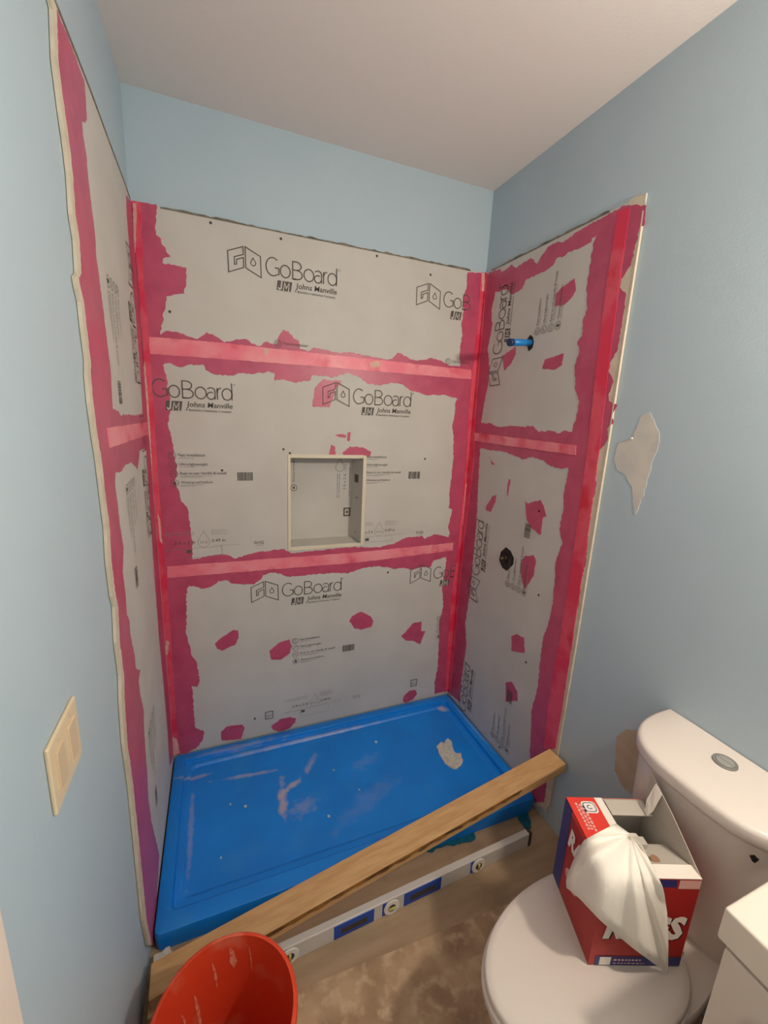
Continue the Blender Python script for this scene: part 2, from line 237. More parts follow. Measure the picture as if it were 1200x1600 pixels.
    'r_frontband': [(-0.7478,2.3484),(-0.7743,2.3417),(-0.838,2.3152),(-0.8426,2.2601),(-0.8277,2.2601),(-0.8218,2.2015),(-0.8174,2.1562),(-0.7885,2.1224),(-0.789,2.1),(-0.8179,2.0718),(-0.8184,1.9857),(-0.8193,1.907),(-0.801,1.8749),(-0.7951,1.8407),(-0.8222,1.8038),(-0.8101,1.763),(-0.8171,1.7398),(-0.8519,1.7268),(-0.8353,1.6977),(-0.8484,1.6685),(-0.827,1.6487),(-0.8378,1.6192),(-0.8073,1.5665),(-0.8033,1.5088),(-0.8195,1.4531),(-0.8155,1.3946),(-0.8141,1.2901),(-0.8269,1.1708),(-0.8203,1.0869),(-0.8273,0.9973),(-0.8068,0.9296),(-0.8167,0.9052),(-0.8284,0.8141),(-0.7997,0.7767),(-0.7871,0.7179),(-0.8131,0.7047),(-0.8176,0.5811),(-0.8131,0.4375),(-0.8116,0.319),(-0.8089,0.1726),(-0.8109,0.079),(-0.7495,0.0224),(-0.7152,0.1666),(-0.6949,0.2327),(-0.685,0.3339),(-0.67,0.4169),(-0.687,0.5667),(-0.6774,0.7046),(-0.6803,0.7926),(-0.6982,0.8758),(-0.7023,0.9695),(-0.6941,1.0461),(-0.6864,1.1221),(-0.7065,1.2055),(-0.6807,1.2542),(-0.6862,1.3495),(-0.6778,1.3946),(-0.6833,1.4933),(-0.6724,1.6234),(-0.6762,1.6495),(-0.6867,1.6831),(-0.6888,1.742),(-0.659,1.7883),(-0.6432,1.872),(-0.6561,1.9147),(-0.6404,1.9541),(-0.6582,1.9705),(-0.6514,2.026),(-0.665,2.0594),(-0.6474,2.1343),(-0.6479,2.1931),(-0.6512,2.2766),(-0.6639,2.3077)],
    'r_fronttape': [(-0.7811,2.3302),(-0.7855,2.106),(-0.7926,1.8799),(-0.8078,1.6261),(-0.8182,1.2839),(-0.8232,0.9588),(-0.8275,0.5737),(-0.8253,0.362),(-0.7681,0.3126),(-0.756,0.5215),(-0.7674,0.932),(-0.7647,1.2693),(-0.7564,1.6233),(-0.7422,1.8851),(-0.7338,2.1187),(-0.7355,2.3385)],
    'r_seamband': [(-0.0309,1.645),(-0.0763,1.6463),(-0.1518,1.6485),(-0.2256,1.6329),(-0.3183,1.6406),(-0.4048,1.6395),(-0.46,1.6455),(-0.4977,1.6221),(-0.5581,1.6313),(-0.6089,1.6226),(-0.6427,1.6351),(-0.7002,1.6272),(-0.7119,1.5006),(-0.6536,1.4895),(-0.5921,1.4906),(-0.5492,1.5089),(-0.4793,1.5173),(-0.4255,1.5007),(-0.3586,1.5136),(-0.2738,1.5231),(-0.1843,1.5198),(-0.1053,1.524),(-0.044,1.4959)],
    'r_seamtape': [(-0.0308,1.5965),(-0.7055,1.5831),(-0.7091,1.548),(-0.0343,1.5543)],
    'q_1': [(-0.4974,2.145),(-0.5182,2.1593),(-0.5841,2.18),(-0.598,2.1349),(-0.5804,2.1136),(-0.5471,2.0959),(-0.4997,2.1034)],
    'q_2': [(-0.1989,1.9532),(-0.2891,1.9806),(-0.2946,1.9493),(-0.2702,1.9136),(-0.2247,1.8864)],
    'q_3': [(-0.4715,1.874),(-0.4821,1.9075),(-0.5798,1.9206),(-0.5797,1.8778),(-0.5439,1.8641)],
    'q_4': [(-0.4695,1.3246),(-0.4873,1.317),(-0.56,1.3484),(-0.5824,1.3273),(-0.6043,1.2879),(-0.5857,1.2791),(-0.5863,1.2041),(-0.5253,1.2182),(-0.4917,1.2468)],
    'q_5': [(-0.4902,1.0435),(-0.5067,1.082),(-0.5611,1.1089),(-0.5799,1.0851),(-0.5768,1.0219),(-0.5324,0.9388),(-0.4976,1.002)],
    'q_6': [(-0.4887,0.6895),(-0.518,0.7146),(-0.5711,0.7229),(-0.5832,0.6552),(-0.5012,0.6191)],
    'q_7': [(-0.4885,0.4455),(-0.5267,0.4743),(-0.5721,0.453),(-0.5797,0.4098),(-0.5052,0.3499)],
    'q_8': [(-0.1932,1.2394),(-0.2325,1.299),(-0.2657,1.3148),(-0.2622,1.2764),(-0.2349,1.2242),(-0.1963,1.2214)],
    'q_9': [(-0.1789,1.4897),(-0.198,1.4699),(-0.2313,1.4552),(-0.2063,1.4522)],
    'q_10': [(-0.3462,1.4044),(-0.3562,1.4),(-0.3495,1.3335),(-0.3435,1.3143),(-0.3388,1.3675)],
    'r_bead': [(-0.7762,2.3552),(-0.8022,2.357),(-0.828,2.3448),(-0.8361,2.3142),(-0.8289,2.2649),(-0.8322,1.8777),(-0.8365,1.6126),(-0.838,0.8305),(-0.8356,0.4014),(-0.8362,0.0855),(-0.7743,0.0207),(-0.7762,0.3512),(-0.7606,0.7865),(-0.7705,1.6084),(-0.7687,1.8844),(-0.7542,2.2913)],
    'r_beadline': [(-0.8277,2.3037),(-0.8289,2.2649),(-0.8322,1.8777),(-0.8365,1.6126),(-0.838,0.8305),(-0.8356,0.4014),(-0.8362,0.0855)],
    'compound_1': [(-0.9393,1.6928),(-0.9628,1.7047),(-0.9855,1.6744),(-1.0092,1.6371),(-1.0107,1.5989),(-1.0022,1.5689),(-0.9994,1.519),(-0.9944,1.4575),(-0.9852,1.4143),(-0.9782,1.3812),(-0.9657,1.4102),(-0.9493,1.4703),(-0.9194,1.5036),(-0.8858,1.514),(-0.8655,1.5547),(-0.8732,1.6045),(-0.9196,1.6221)],
    'compound_2': [(-1.0598,0.6165),(-1.0835,0.6613),(-1.1192,0.6852),(-1.1482,0.6653),(-1.1778,0.5939),(-1.181,0.5102),(-1.1544,0.458),(-1.1115,0.4543),(-1.0749,0.4855)],
    'valve_hole': [(-0.3787,1.0864),(-0.4128,1.0785),(-0.44,1.0535),(-0.4409,1.023),(-0.4025,0.9777),(-0.3682,0.9812),(-0.3386,1.0095),(-0.3457,1.0538)],
    'pipe_hole': [(-0.3772,2.0173),(-0.395,2.0047),(-0.4027,1.9836),(-0.399,1.9615),(-0.3772,1.9515),(-0.3648,1.976),(-0.3601,2.0022)],
    'mortar_1': [(1.2315,-0.3302),(1.2738,-0.3079),(1.2768,-0.3228),(1.3171,-0.299),(1.3241,-0.3201),(1.3044,-0.3727),(1.3037,-0.3988),(1.3284,-0.4072),(1.3154,-0.4496),(1.2856,-0.4764),(1.2519,-0.4848),(1.2341,-0.4669),(1.2202,-0.4419),(1.2198,-0.4046)],
    'dust_1': [(0.4144,-0.4605),(0.4306,-0.3787),(0.4489,-0.3244),(0.4966,-0.2726),(0.5285,-0.2573),(0.5168,-0.2907),(0.4739,-0.3261),(0.4558,-0.3542),(0.4511,-0.4052),(0.4345,-0.4279),(0.4221,-0.4984)],
    'dust_2': [(0.5812,-0.2325),(0.6337,-0.1892),(0.6848,-0.1896),(0.656,-0.2298),(0.6245,-0.2591),(0.5979,-0.2695),(0.569,-0.2937)],
    'dust_3': [(0.4657,-0.3974),(0.5067,-0.4436),(0.5198,-0.4883),(0.4855,-0.5031),(0.4597,-0.4703)],
    'teal_1': [(0.9475,-0.7724),(1.0549,-0.756),(1.1369,-0.7506),(1.1837,-0.7553),(1.1614,-0.7935),(1.1367,-0.7987),(1.1106,-0.7923),(1.0646,-0.7898),(1.0368,-0.7772),(0.9607,-0.7797)],
    'teal_2': [(1.4007,-0.738),(1.4525,-0.7429),(1.4434,-0.7787),(1.4295,-0.8113),(1.4096,-0.8345),(1.3889,-0.8272),(1.3861,-0.79)],
    'icon_l': [(-0.0859,0.0854),(-0.1424,0.0621),(-0.1406,-0.0123),(-0.0848,0.0123),(-0.0852,0.0472),(-0.1098,0.0373),(-0.1107,0.0206),(-0.1181,0.0182),(-0.1186,0.0449),(-0.0849,0.058)],
    'icon_r': [(-0.0777,0.0868),(-0.0204,0.0613),(-0.0187,-0.0146),(-0.077,0.0123)],
    'L1': (0.4564,2.1875),
    'L2': (1.267,2.176),
    'L3': (0.0219,1.6907),
    'L4': (0.8362,1.7076),
    'L5': (0.5101,0.7928),
    'L6': (1.3262,0.7991),
}
TOWEL = [[[1.1194,-1.3836,0.7144],[1.1174,-1.3839,0.7148],[1.1157,-1.384,0.7149],[1.1144,-1.3839,0.7145],[1.1133,-1.3836,0.7139],[1.1119,-1.3841,0.7136],[1.11,-1.3849,0.714],[1.1079,-1.3859,0.7145],[1.1062,-1.3867,0.7148],[1.1048,-1.3874,0.7146],[1.1041,-1.3881,0.7143],[1.1044,-1.389,0.7143],[1.1045,-1.39,0.7143],[1.1045,-1.391,0.7143],[1.1044,-1.3919,0.7144],[1.1043,-1.393,0.7145],[1.1044,-1.3939,0.7145],[1.1048,-1.3947,0.7142],[1.1053,-1.3954,0.7139],[1.1054,-1.3964,0.7139],[1.1051,-1.3976,0.7144],[1.1049,-1.3988,0.715],[1.1052,-1.3996,0.715],[1.1059,-1.4002,0.7144],[1.1067,-1.4009,0.7139],[1.1071,-1.4017,0.7139],[1.1079,-1.401,0.7142],[1.1089,-1.4002,0.7144],[1.1101,-1.3993,0.7144],[1.1113,-1.3983,0.7143],[1.1124,-1.3974,0.7143],[1.1136,-1.3964,0.7143],[1.1148,-1.3954,0.7142],[1.1157,-1.3945,0.7143],[1.1164,-1.3937,0.7146],[1.1171,-1.3928,0.7148],[1.1178,-1.3916,0.7146],[1.1188,-1.3902,0.714],[1.1197,-1.389,0.7136],[1.12,-1.3882,0.7139],[1.12,-1.3874,0.7145]],[[1.1177,-1.3805,0.7151],[1.1118,-1.3812,0.7162],[1.1065,-1.3816,0.7167],[1.1027,-1.3812,0.7156],[1.0995,-1.3805,0.7138],[1.0955,-1.3818,0.713],[1.0899,-1.3843,0.714],[1.0839,-1.3873,0.7156],[1.0789,-1.3897,0.7162],[1.0752,-1.3916,0.7157],[1.0732,-1.3936,0.715],[1.074,-1.3962,0.7148],[1.0744,-1.399,0.715],[1.0744,-1.4018,0.715],[1.0744,-1.4046,0.715],[1.0742,-1.4075,0.7153],[1.0745,-1.4102,0.7153],[1.0758,-1.4124,0.7144],[1.0773,-1.4145,0.7134],[1.0777,-1.4171,0.7136],[1.077,-1.4205,0.7151],[1.0764,-1.4238,0.7167],[1.0772,-1.4263,0.7166],[1.0796,-1.4279,0.7149],[1.0819,-1.4296,0.7134],[1.083,-1.4319,0.7133],[1.0853,-1.4301,0.7143],[1.0879,-1.4279,0.715],[1.0911,-1.4254,0.715],[1.0945,-1.4228,0.7149],[1.0976,-1.4202,0.7149],[1.1009,-1.4175,0.7148],[1.1042,-1.4147,0.7147],[1.1068,-1.4121,0.715],[1.1089,-1.4098,0.7159],[1.1108,-1.4072,0.7164],[1.1129,-1.4039,0.7157],[1.1159,-1.4,0.7139],[1.1184,-1.3964,0.7129],[1.1192,-1.3938,0.7138],[1.1192,-1.3918,0.7156]],[[1.1159,-1.3774,0.7158],[1.1061,-1.3786,0.7177],[1.0974,-1.3792,0.7186],[1.091,-1.3786,0.7167],[1.0858,-1.3774,0.7136],[1.0792,-1.3796,0.7123],[1.07,-1.3836,0.714],[1.0604,-1.3886,0.7167],[1.0524,-1.3925,0.7177],[1.0464,-1.3957,0.7167],[1.0434,-1.3989,0.7155],[1.0448,-1.4031,0.7152],[1.0456,-1.4076,0.7154],[1.0458,-1.4121,0.7154],[1.0459,-1.4166,0.7154],[1.0458,-1.4212,0.7157],[1.0466,-1.4254,0.7155],[1.049,-1.4288,0.7139],[1.0517,-1.432,0.7119],[1.0528,-1.436,0.7118],[1.052,-1.4412,0.714],[1.0515,-1.4462,0.7162],[1.0535,-1.4498,0.7154],[1.0581,-1.452,0.7118],[1.0629,-1.4541,0.7082],[1.0657,-1.4573,0.7069],[1.0676,-1.4553,0.7104],[1.0704,-1.4526,0.713],[1.0747,-1.4492,0.714],[1.0795,-1.4453,0.7144],[1.0842,-1.4415,0.7148],[1.0891,-1.4374,0.715],[1.0943,-1.4331,0.7149],[1.0985,-1.429,0.7154],[1.1017,-1.4253,0.717],[1.1047,-1.4212,0.718],[1.1081,-1.4158,0.7167],[1.1131,-1.4095,0.7138],[1.1171,-1.4037,0.7122],[1.1185,-1.3995,0.7137],[1.1184,-1.3961,0.7167]],[[1.1141,-1.3742,0.7165],[1.1004,-1.376,0.7192],[1.0883,-1.3768,0.7204],[1.0794,-1.376,0.7178],[1.0722,-1.3743,0.7134],[1.0631,-1.3773,0.7116],[1.0506,-1.383,0.7139],[1.0375,-1.3898,0.7176],[1.0268,-1.3952,0.7188],[1.0191,-1.3992,0.717],[1.0155,-1.4034,0.7149],[1.0174,-1.4093,0.7147],[1.0186,-1.4154,0.715],[1.0192,-1.4214,0.7147],[1.0199,-1.4273,0.7144],[1.0204,-1.4332,0.7142],[1.0224,-1.4385,0.713],[1.0268,-1.4424,0.7095],[1.0322,-1.4458,0.7049],[1.0355,-1.4504,0.7026],[1.0361,-1.4565,0.7039],[1.0371,-1.4624,0.7051],[1.0423,-1.4659,0.7012],[1.0519,-1.4672,0.6924],[1.0617,-1.4684,0.6836],[1.0682,-1.4714,0.6787],[1.0659,-1.4713,0.6893],[1.065,-1.4702,0.6983],[1.0669,-1.4676,0.7042],[1.0703,-1.4641,0.7082],[1.0743,-1.4601,0.7114],[1.0796,-1.4555,0.7132],[1.0858,-1.4502,0.714],[1.0908,-1.445,0.7154],[1.095,-1.4402,0.7179],[1.0989,-1.4348,0.7195],[1.1035,-1.4274,0.7178],[1.1104,-1.4188,0.7137],[1.1159,-1.4108,0.7115],[1.1178,-1.4051,0.7135],[1.1176,-1.4004,0.7178]],[[1.1123,-1.371,0.7172],[1.0947,-1.3733,0.7207],[1.0792,-1.3745,0.7222],[1.0679,-1.3734,0.7189],[1.0587,-1.3711,0.7132],[1.0472,-1.375,0.7107],[1.0317,-1.3821,0.7134],[1.0158,-1.3905,0.7175],[1.0036,-1.3966,0.7177],[0.9967,-1.3999,0.7121],[0.9946,-1.4037,0.7065],[0.9953,-1.4123,0.7085],[0.996,-1.4208,0.7102],[0.997,-1.4283,0.7098],[0.9988,-1.4352,0.7084],[1.0012,-1.4417,0.7063],[1.0059,-1.447,0.7022],[1.0144,-1.4504,0.6943],[1.0243,-1.4529,0.6845],[1.0314,-1.4572,0.6784],[1.0341,-1.4638,0.6778],[1.037,-1.4704,0.6774],[1.0457,-1.4739,0.6701],[1.06,-1.4746,0.6561],[1.0742,-1.4755,0.6428],[1.0836,-1.479,0.6353],[1.0786,-1.4797,0.6515],[1.0746,-1.4797,0.6666],[1.0733,-1.4783,0.6785],[1.0732,-1.4762,0.6888],[1.0735,-1.4736,0.6982],[1.0759,-1.47,0.7052],[1.0806,-1.4651,0.7097],[1.085,-1.4596,0.7137],[1.089,-1.4543,0.7181],[1.0934,-1.4478,0.7207],[1.0991,-1.4387,0.7187],[1.1077,-1.4279,0.7136],[1.1147,-1.4179,0.7107],[1.1171,-1.4106,0.7134],[1.1169,-1.4046,0.7188]],[[1.1106,-1.3678,0.7179],[1.089,-1.3707,0.7222],[1.0701,-1.3721,0.724],[1.0564,-1.3708,0.7199],[1.0454,-1.3679,0.7128],[1.0321,-1.3723,0.7091],[1.015,-1.3799,0.7105],[0.9987,-1.3883,0.7123],[0.9896,-1.392,0.7056],[0.9893,-1.3907,0.6885],[0.9906,-1.3927,0.6765],[0.9872,-1.4064,0.685],[0.9842,-1.4193,0.6923],[0.9839,-1.4296,0.6942],[0.9861,-1.438,0.6926],[0.9904,-1.4451,0.6885],[0.9982,-1.4504,0.6809],[1.0107,-1.4533,0.6684],[1.0246,-1.4554,0.6541],[1.0344,-1.46,0.6451],[1.0384,-1.4678,0.6437],[1.0425,-1.4756,0.6429],[1.0536,-1.4797,0.6333],[1.0716,-1.4804,0.6152],[1.0894,-1.4815,0.5981],[1.1012,-1.4857,0.5886],[1.0948,-1.4866,0.6092],[1.0892,-1.4868,0.6288],[1.0866,-1.4856,0.6446],[1.0847,-1.4838,0.6593],[1.0823,-1.4821,0.6742],[1.0811,-1.4797,0.6875],[1.0821,-1.4762,0.6982],[1.083,-1.4719,0.7079],[1.0849,-1.4671,0.7165],[1.0887,-1.4601,0.7212],[1.0951,-1.4496,0.7193],[1.1053,-1.4367,0.7133],[1.1136,-1.4248,0.7099],[1.1164,-1.416,0.7132],[1.1161,-1.4088,0.7199]],[[1.1088,-1.3646,0.7186],[1.0834,-1.368,0.7237],[1.0611,-1.3698,0.7258],[1.045,-1.3682,0.721],[1.0326,-1.3644,0.7119],[1.0199,-1.3676,0.704],[1.0058,-1.3726,0.6984],[0.9933,-1.3781,0.6923],[0.9892,-1.3779,0.6756],[0.993,-1.3733,0.6491],[0.9955,-1.3751,0.6334],[0.9896,-1.3932,0.6468],[0.9831,-1.4109,0.6602],[0.9797,-1.4252,0.6668],[0.9802,-1.4367,0.6681],[0.9848,-1.4454,0.664],[0.9946,-1.4513,0.6543],[1.0101,-1.4543,0.6384],[1.0272,-1.4566,0.6204],[1.0391,-1.4619,0.6093],[1.044,-1.4711,0.6076],[1.049,-1.4803,0.6068],[1.0623,-1.4851,0.5951],[1.0839,-1.486,0.573],[1.1053,-1.4874,0.5521],[1.1195,-1.4925,0.5405],[1.1116,-1.4935,0.5656],[1.1048,-1.4937,0.5894],[1.1014,-1.4923,0.6086],[1.0988,-1.4904,0.6267],[1.095,-1.4887,0.6454],[1.092,-1.4866,0.6631],[1.0902,-1.484,0.6793],[1.0868,-1.4811,0.6958],[1.084,-1.478,0.7114],[1.0854,-1.4715,0.7202],[1.0916,-1.4599,0.7193],[1.103,-1.4453,0.7128],[1.1126,-1.4316,0.7091],[1.1158,-1.4214,0.713],[1.1153,-1.413,0.721]],[[1.107,-1.3614,0.7193],[1.0777,-1.3654,0.7252],[1.0521,-1.3674,0.7276],[1.0338,-1.3656,0.7218],[1.0217,-1.3596,0.7087],[1.0156,-1.3574,0.6891],[1.0075,-1.3575,0.6722],[0.9968,-1.3613,0.6599],[0.9939,-1.3595,0.6373],[0.9991,-1.3533,0.6045],[1.002,-1.3555,0.5857],[0.9945,-1.3777,0.6034],[0.9857,-1.3996,0.6217],[0.9797,-1.418,0.6329],[0.9775,-1.4333,0.6389],[0.981,-1.4446,0.6368],[0.9921,-1.4516,0.6259],[1.0102,-1.455,0.607],[1.0302,-1.4576,0.5856],[1.0442,-1.4637,0.5724],[1.0499,-1.4743,0.5707],[1.0557,-1.4849,0.5699],[1.0713,-1.4906,0.5561],[1.0966,-1.4917,0.5298],[1.1217,-1.4935,0.5049],[1.1383,-1.4995,0.4912],[1.1289,-1.5005,0.521],[1.1207,-1.5007,0.5491],[1.1168,-1.499,0.5717],[1.1135,-1.4968,0.593],[1.1089,-1.4949,0.6151],[1.1049,-1.4927,0.6364],[1.1017,-1.4901,0.6565],[1.0952,-1.488,0.6785],[1.0875,-1.4865,0.7017],[1.0845,-1.4814,0.7168],[1.0892,-1.4695,0.7183],[1.1012,-1.4536,0.712],[1.1117,-1.4383,0.7081],[1.1151,-1.4267,0.7129],[1.1146,-1.4171,0.7221]],[[1.1052,-1.3582,0.72],[1.072,-1.3628,0.7266],[1.0431,-1.3651,0.7294],[1.0229,-1.3627,0.7223],[1.0159,-1.3512,0.6991],[1.0198,-1.3408,0.6629],[1.014,-1.3383,0.6385],[1.0027,-1.3419,0.6228],[0.9998,-1.3394,0.5956],[1.006,-1.3318,0.5566],[1.0092,-1.3344,0.5347],[1.0001,-1.3611,0.557],[0.9894,-1.3872,0.5801],[0.9814,-1.4094,0.5957],[0.9763,-1.4288,0.6068],[0.9778,-1.4433,0.6083],[0.9898,-1.4517,0.5968],[1.0105,-1.4556,0.5749],[1.0334,-1.4585,0.5501],[1.0494,-1.4655,0.5349],[1.056,-1.4776,0.533],[1.0626,-1.4896,0.5324],[1.0804,-1.4961,0.5165],[1.1095,-1.4975,0.4858],[1.1383,-1.4997,0.4567],[1.1575,-1.5066,0.4408],[1.1466,-1.5077,0.4754],[1.1371,-1.5078,0.5081],[1.1324,-1.5058,0.5342],[1.1286,-1.5032,0.5587],[1.1232,-1.501,0.5842],[1.1184,-1.4986,0.6087],[1.1144,-1.4958,0.6321],[1.1059,-1.4938,0.6585],[1.0944,-1.4933,0.688],[1.0867,-1.4897,0.71],[1.0885,-1.4781,0.7155],[1.1001,-1.4614,0.7104],[1.111,-1.4447,0.707],[1.1145,-1.4319,0.7126],[1.1138,-1.4212,0.7231]]]

# ------------------------------------------------------------------ helpers
def link(name, me, material=None, parent=None, smooth=False):
    o = bpy.data.objects.new(name, me)
    col.objects.link(o)
    if material is not None:
        me.materials.append(MT[material])
    if parent is not None:
        o.parent = parent
        o.matrix_parent_inverse = Matrix.Translation(-parent.location)
    if smooth:
        for p in me.polygons:
            p.use_smooth = True
    return o

def from_bm(name, bm, material=None, parent=None, smooth=False):
    bmesh.ops.recalc_face_normals(bm, faces=bm.faces)
    me = bpy.data.meshes.new(name)
    bm.to_mesh(me)
    bm.free()
    return link(name, me, material, parent, smooth)

def tag(o, label, cat, group=None):
    o['label'] = label
    o['category'] = cat
    if group:
        o['group'] = group
    return o

def thing(name, label, cat, loc, group=None):
    o = bpy.data.objects.new(name, None)
    o.empty_display_size = 0.05
    o.location = loc
    col.objects.link(o)
    return tag(o, label, cat, group)

def structure(o):
    o['kind'] = 'structure'
    return o

def add_box(bm, x0, x1, y0, y1, z0, z1, bevel=0.0, seg=2, matrix=None):
    r = bmesh.ops.create_cube(bm, size=1.0)
    vs_ = r['verts']
    for v in vs_:
        v.co = Vector((x0 + (v.co.x + .5) * (x1 - x0), y0 + (v.co.y + .5) * (y1 - y0), z0 + (v.co.z + .5) * (z1 - z0)))
    if bevel > 0:
        es = list({e for v in vs_ for e in v.link_edges})
        g = bmesh.ops.bevel(bm, geom=es, offset=bevel, segments=seg, profile=.5, affect='EDGES')
        vs_ = list({v for f in g['faces'] for v in f.verts} | {v for v in vs_ if v.is_valid})
    if matrix is not None:
        for v in {w for v in vs_ if v.is_valid for f in v.link_faces for w in f.verts}:
            v.co = matrix @ v.co

def box(name, x0, x1, y0, y1, z0, z1, material, parent=None, bevel=0.0, seg=2, smooth=False, matrix=None):
    bm = bmesh.new()
    add_box(bm, x0, x1, y0, y1, z0, z1, bevel, seg)
    if matrix is not None:
        bmesh.ops.transform(bm, matrix=matrix, verts=bm.verts)
    return from_bm(name, bm, material, parent, smooth)

def quad_prism(name, pts, depth, axis, material, parent=None):
    pass

def cyl(name, p0, p1, r0, r1, material, parent=None, n=24, caps=True, smooth=True):
    p0, p1 = Vector(p0), Vector(p1)
    d = (p1 - p0)
    q = d.to_track_quat('Z', 'Y').to_matrix()
    bm = bmesh.new()
    a, b = [], []
    for i in range(n):
        t = 2 * math.pi * i / n
        e = q @ Vector((math.cos(t), math.sin(t), 0))
        a.append(bm.verts.new(p0 + e * r0))
        b.append(bm.verts.new(p1 + e * r1))
    for i in range(n):
        j = (i + 1) % n
        bm.faces.new((a[i], a[j], b[j], b[i]))
    if caps:
        bm.faces.new(a[::-1])
        bm.faces.new(b)
    o = from_bm(name, bm, material, parent)
    if smooth:
        for p in o.data.polygons:
            p.use_smooth = len(p.vertices) == 4
    return o

def loft(name, loops, material, parent=None, cap0=True, cap1=True, smooth=True, sharp=None):
    bm = bmesh.new()
    rows = [[bm.verts.new(p) for p in lp] for lp in loops]
    n = len(rows[0])
    for a, b in zip(rows, rows[1:]):
        for i in range(n):
            j = (i + 1) % n
            bm.faces.new((a[i], a[j], b[j], b[i]))
    if cap0:
        bm.faces.new(rows[0][::-1])
    if cap1:
        bm.faces.new(rows[-1])
    o = from_bm(name, bm, material, parent, smooth)
    if smooth:
        o.data.set_sharp_from_angle(angle=math.radians(sharp or 40))
    return o

# surfaces: (u, v, height above the surface) -> point
PL = {
    'back':  lambda u, v, d: Vector((u, -d, v)),
    'left':  lambda u, v, d: Vector((d, u, v)),
    'right': lambda u, v, d: Vector((W - d, u, v)),
    'flat':  lambda u, v, d: Vector((u, v, d)),
}

def ragged(pts, amp, step=0.012):
    out = []
    n = len(pts)
    for i in range(n):
        a, b = Vector(pts[i]), Vector(pts[(i + 1) % n])
        L = (b - a).length
        k = max(1, min(40, int(L / step)))
        nrm = Vector((-(b - a).y, (b - a).x)).normalized() if L > 1e-6 else Vector((0, 0))
        for j in range(k):
            p = a.lerp(b, j / k)
            if j:
                p = p + nrm * random.uniform(-amp, amp)
            out.append((p.x, p.y))
    return out

def add_sheet(bm, plane, pts, d0, d1):
    f = PL[plane]
    tris = tessellate_polygon([[Vector((p[0], p[1], 0)) for p in pts]])
    top = [bm.verts.new(f(p[0], p[1], d1)) for p in pts]
    bot = [bm.verts.new(f(p[0], p[1], d0)) for p in pts]
    for t in tris:
        try:
            bm.faces.new([top[i] for i in t])
        except ValueError:
            pass
    n = len(pts)
    for i in range(n):
        j = (i + 1) % n
        bm.faces.new((top[i], top[j], bot[j], bot[i]))

def sheet(name, plane, pts, d0, d1, material, parent=None, amp=0.0):
    bm = bmesh.new()
    add_sheet(bm, plane, ragged(pts, amp, .009) if amp else pts, d0, d1)
    me_o = from_bm(name, bm, material, parent)
    return me_o

def holed(name, plane, u0, u1, v0, v1, hu0, hu1, hv0, hv1, d0, d1, material, parent=None):
    f = PL[plane]
    bm = bmesh.new()
    O = [(u0, v0), (u1, v0), (u1, v1), (u0, v1)]
    I = [(hu0, hv0), (hu1, hv0), (hu1, hv1), (hu0, hv1)]
    V = {}
    for k, d in enumerate((d0, d1)):
        V[k] = [bm.verts.new(f(p[0], p[1], d)) for p in O], [bm.verts.new(f(p[0], p[1], d)) for p in I]
    for i in range(4):
        j = (i + 1) % 4
        for k in (0, 1):
            o_, i_ = V[k]
            bm.faces.new((o_[i], o_[j], i_[j], i_[i]))
        for w in (0, 1):
            bm.faces.new((V[0][w][i], V[0][w][j], V[1][w][j], V[1][w][i]))
    return from_bm(name, bm, material, parent)

# ------------------------------------------------------------------ the room
T = 0.008                 # boards stand this far proud of the painted wall
YB = -2.75                # wall behind the camera
NX0, NX1, NZ0, NZ1 = 0.545, 0.903, 1.030, 1.462     # niche opening
structure(holed('wall_back', 'back', -0.12, W + 0.12, -0.05, H, NX0, NX1, NZ0, NZ1, -0.16, -T, 'paint'))
structure(box('wall_left', -0.12, -T, YB, T, -0.05, H, 'paint'))
wall_right = structure(box('wall_right', W + T, W + 0.12, YB, T, -0.05, H, 'paint'))
structure(box('wall_front', -0.12, W + 0.12, YB - 0.1, YB, -0.05, H, 'paint'))
structure(box('ceiling', -0.12, W + 0.12, YB - 0.1, 0.16, H, H + 0.08, 'ceiling'))
floor = structure(sheet('floor', 'flat', [(-T, YB), (W + T, YB), (W + T, -1.047), (-T, -0.992)], -0.05, 0.0, 'vinyl'))
sheet('bare_strip', 'flat', [(-T, -0.991), (W + T, -1.046), (W + T, T), (-T, T)], -0.05, -0.004, 'sub', floor)

# compound patches belong to the painted right wall
sheet('joint_compound_patch', 'right', D['compound_1'], -T, -T + 0.0010, 'pale_compound', wall_right, .003)
sheet('joint_compound_patch', 'right', D['compound_2'], -T, -T + 0.0016, 'tan_compound', wall_right, .003)
cyl('wall_plug', (W + T, *D['compound_1'][16]), (W + T - .006, *D['compound_1'][16]), .004, .003, 'white_plastic', wall_right, 10)

# door casing at the frame's left border
cas = structure(box('trim_1', -T, 0.010, -1.506, -1.437, 0, 2.10, 'casing', None, .004))
structure(box('door_1', -T, 0.004, -2.30, -1.508, 0.005, 2.06, 'casing', None, .002))

# ------------------------------------------------------------------ backer boards
TB = T - 0.0015           # board thickness
Z_TOP, Z_1, Z_2, Z_PAN = 2.352, 1.8788, 0.9646, 0.046
Z_S = 1.5726
YL, YR = -0.777, -0.831
board_top = tag(box('backer_board', 0.001, W - 0.001, 0.0, TB, Z_1 + .001, Z_TOP, 'board'),
                'top grey printed backer board on the wide back wall under the blue paint', 'backer board', 'backer boards lining the shower')
board_mid = tag(holed('backer_board', 'back', 0.001, W - 0.001, Z_2 + .001, Z_1 - .001, NX0, NX1, NZ0, NZ1, -TB, 0.0, 'board'),
                'middle grey backer board on the back wall with the square niche cut into it', 'backer board', 'backer boards lining the shower')
board_low = tag(box('backer_board', 0.001, W - 0.001, 0.0, TB, Z_PAN, Z_2 - .001, 'board'),
                'lowest grey backer board on the back wall just above the blue shower pan', 'backer board', 'backer boards lining the shower')
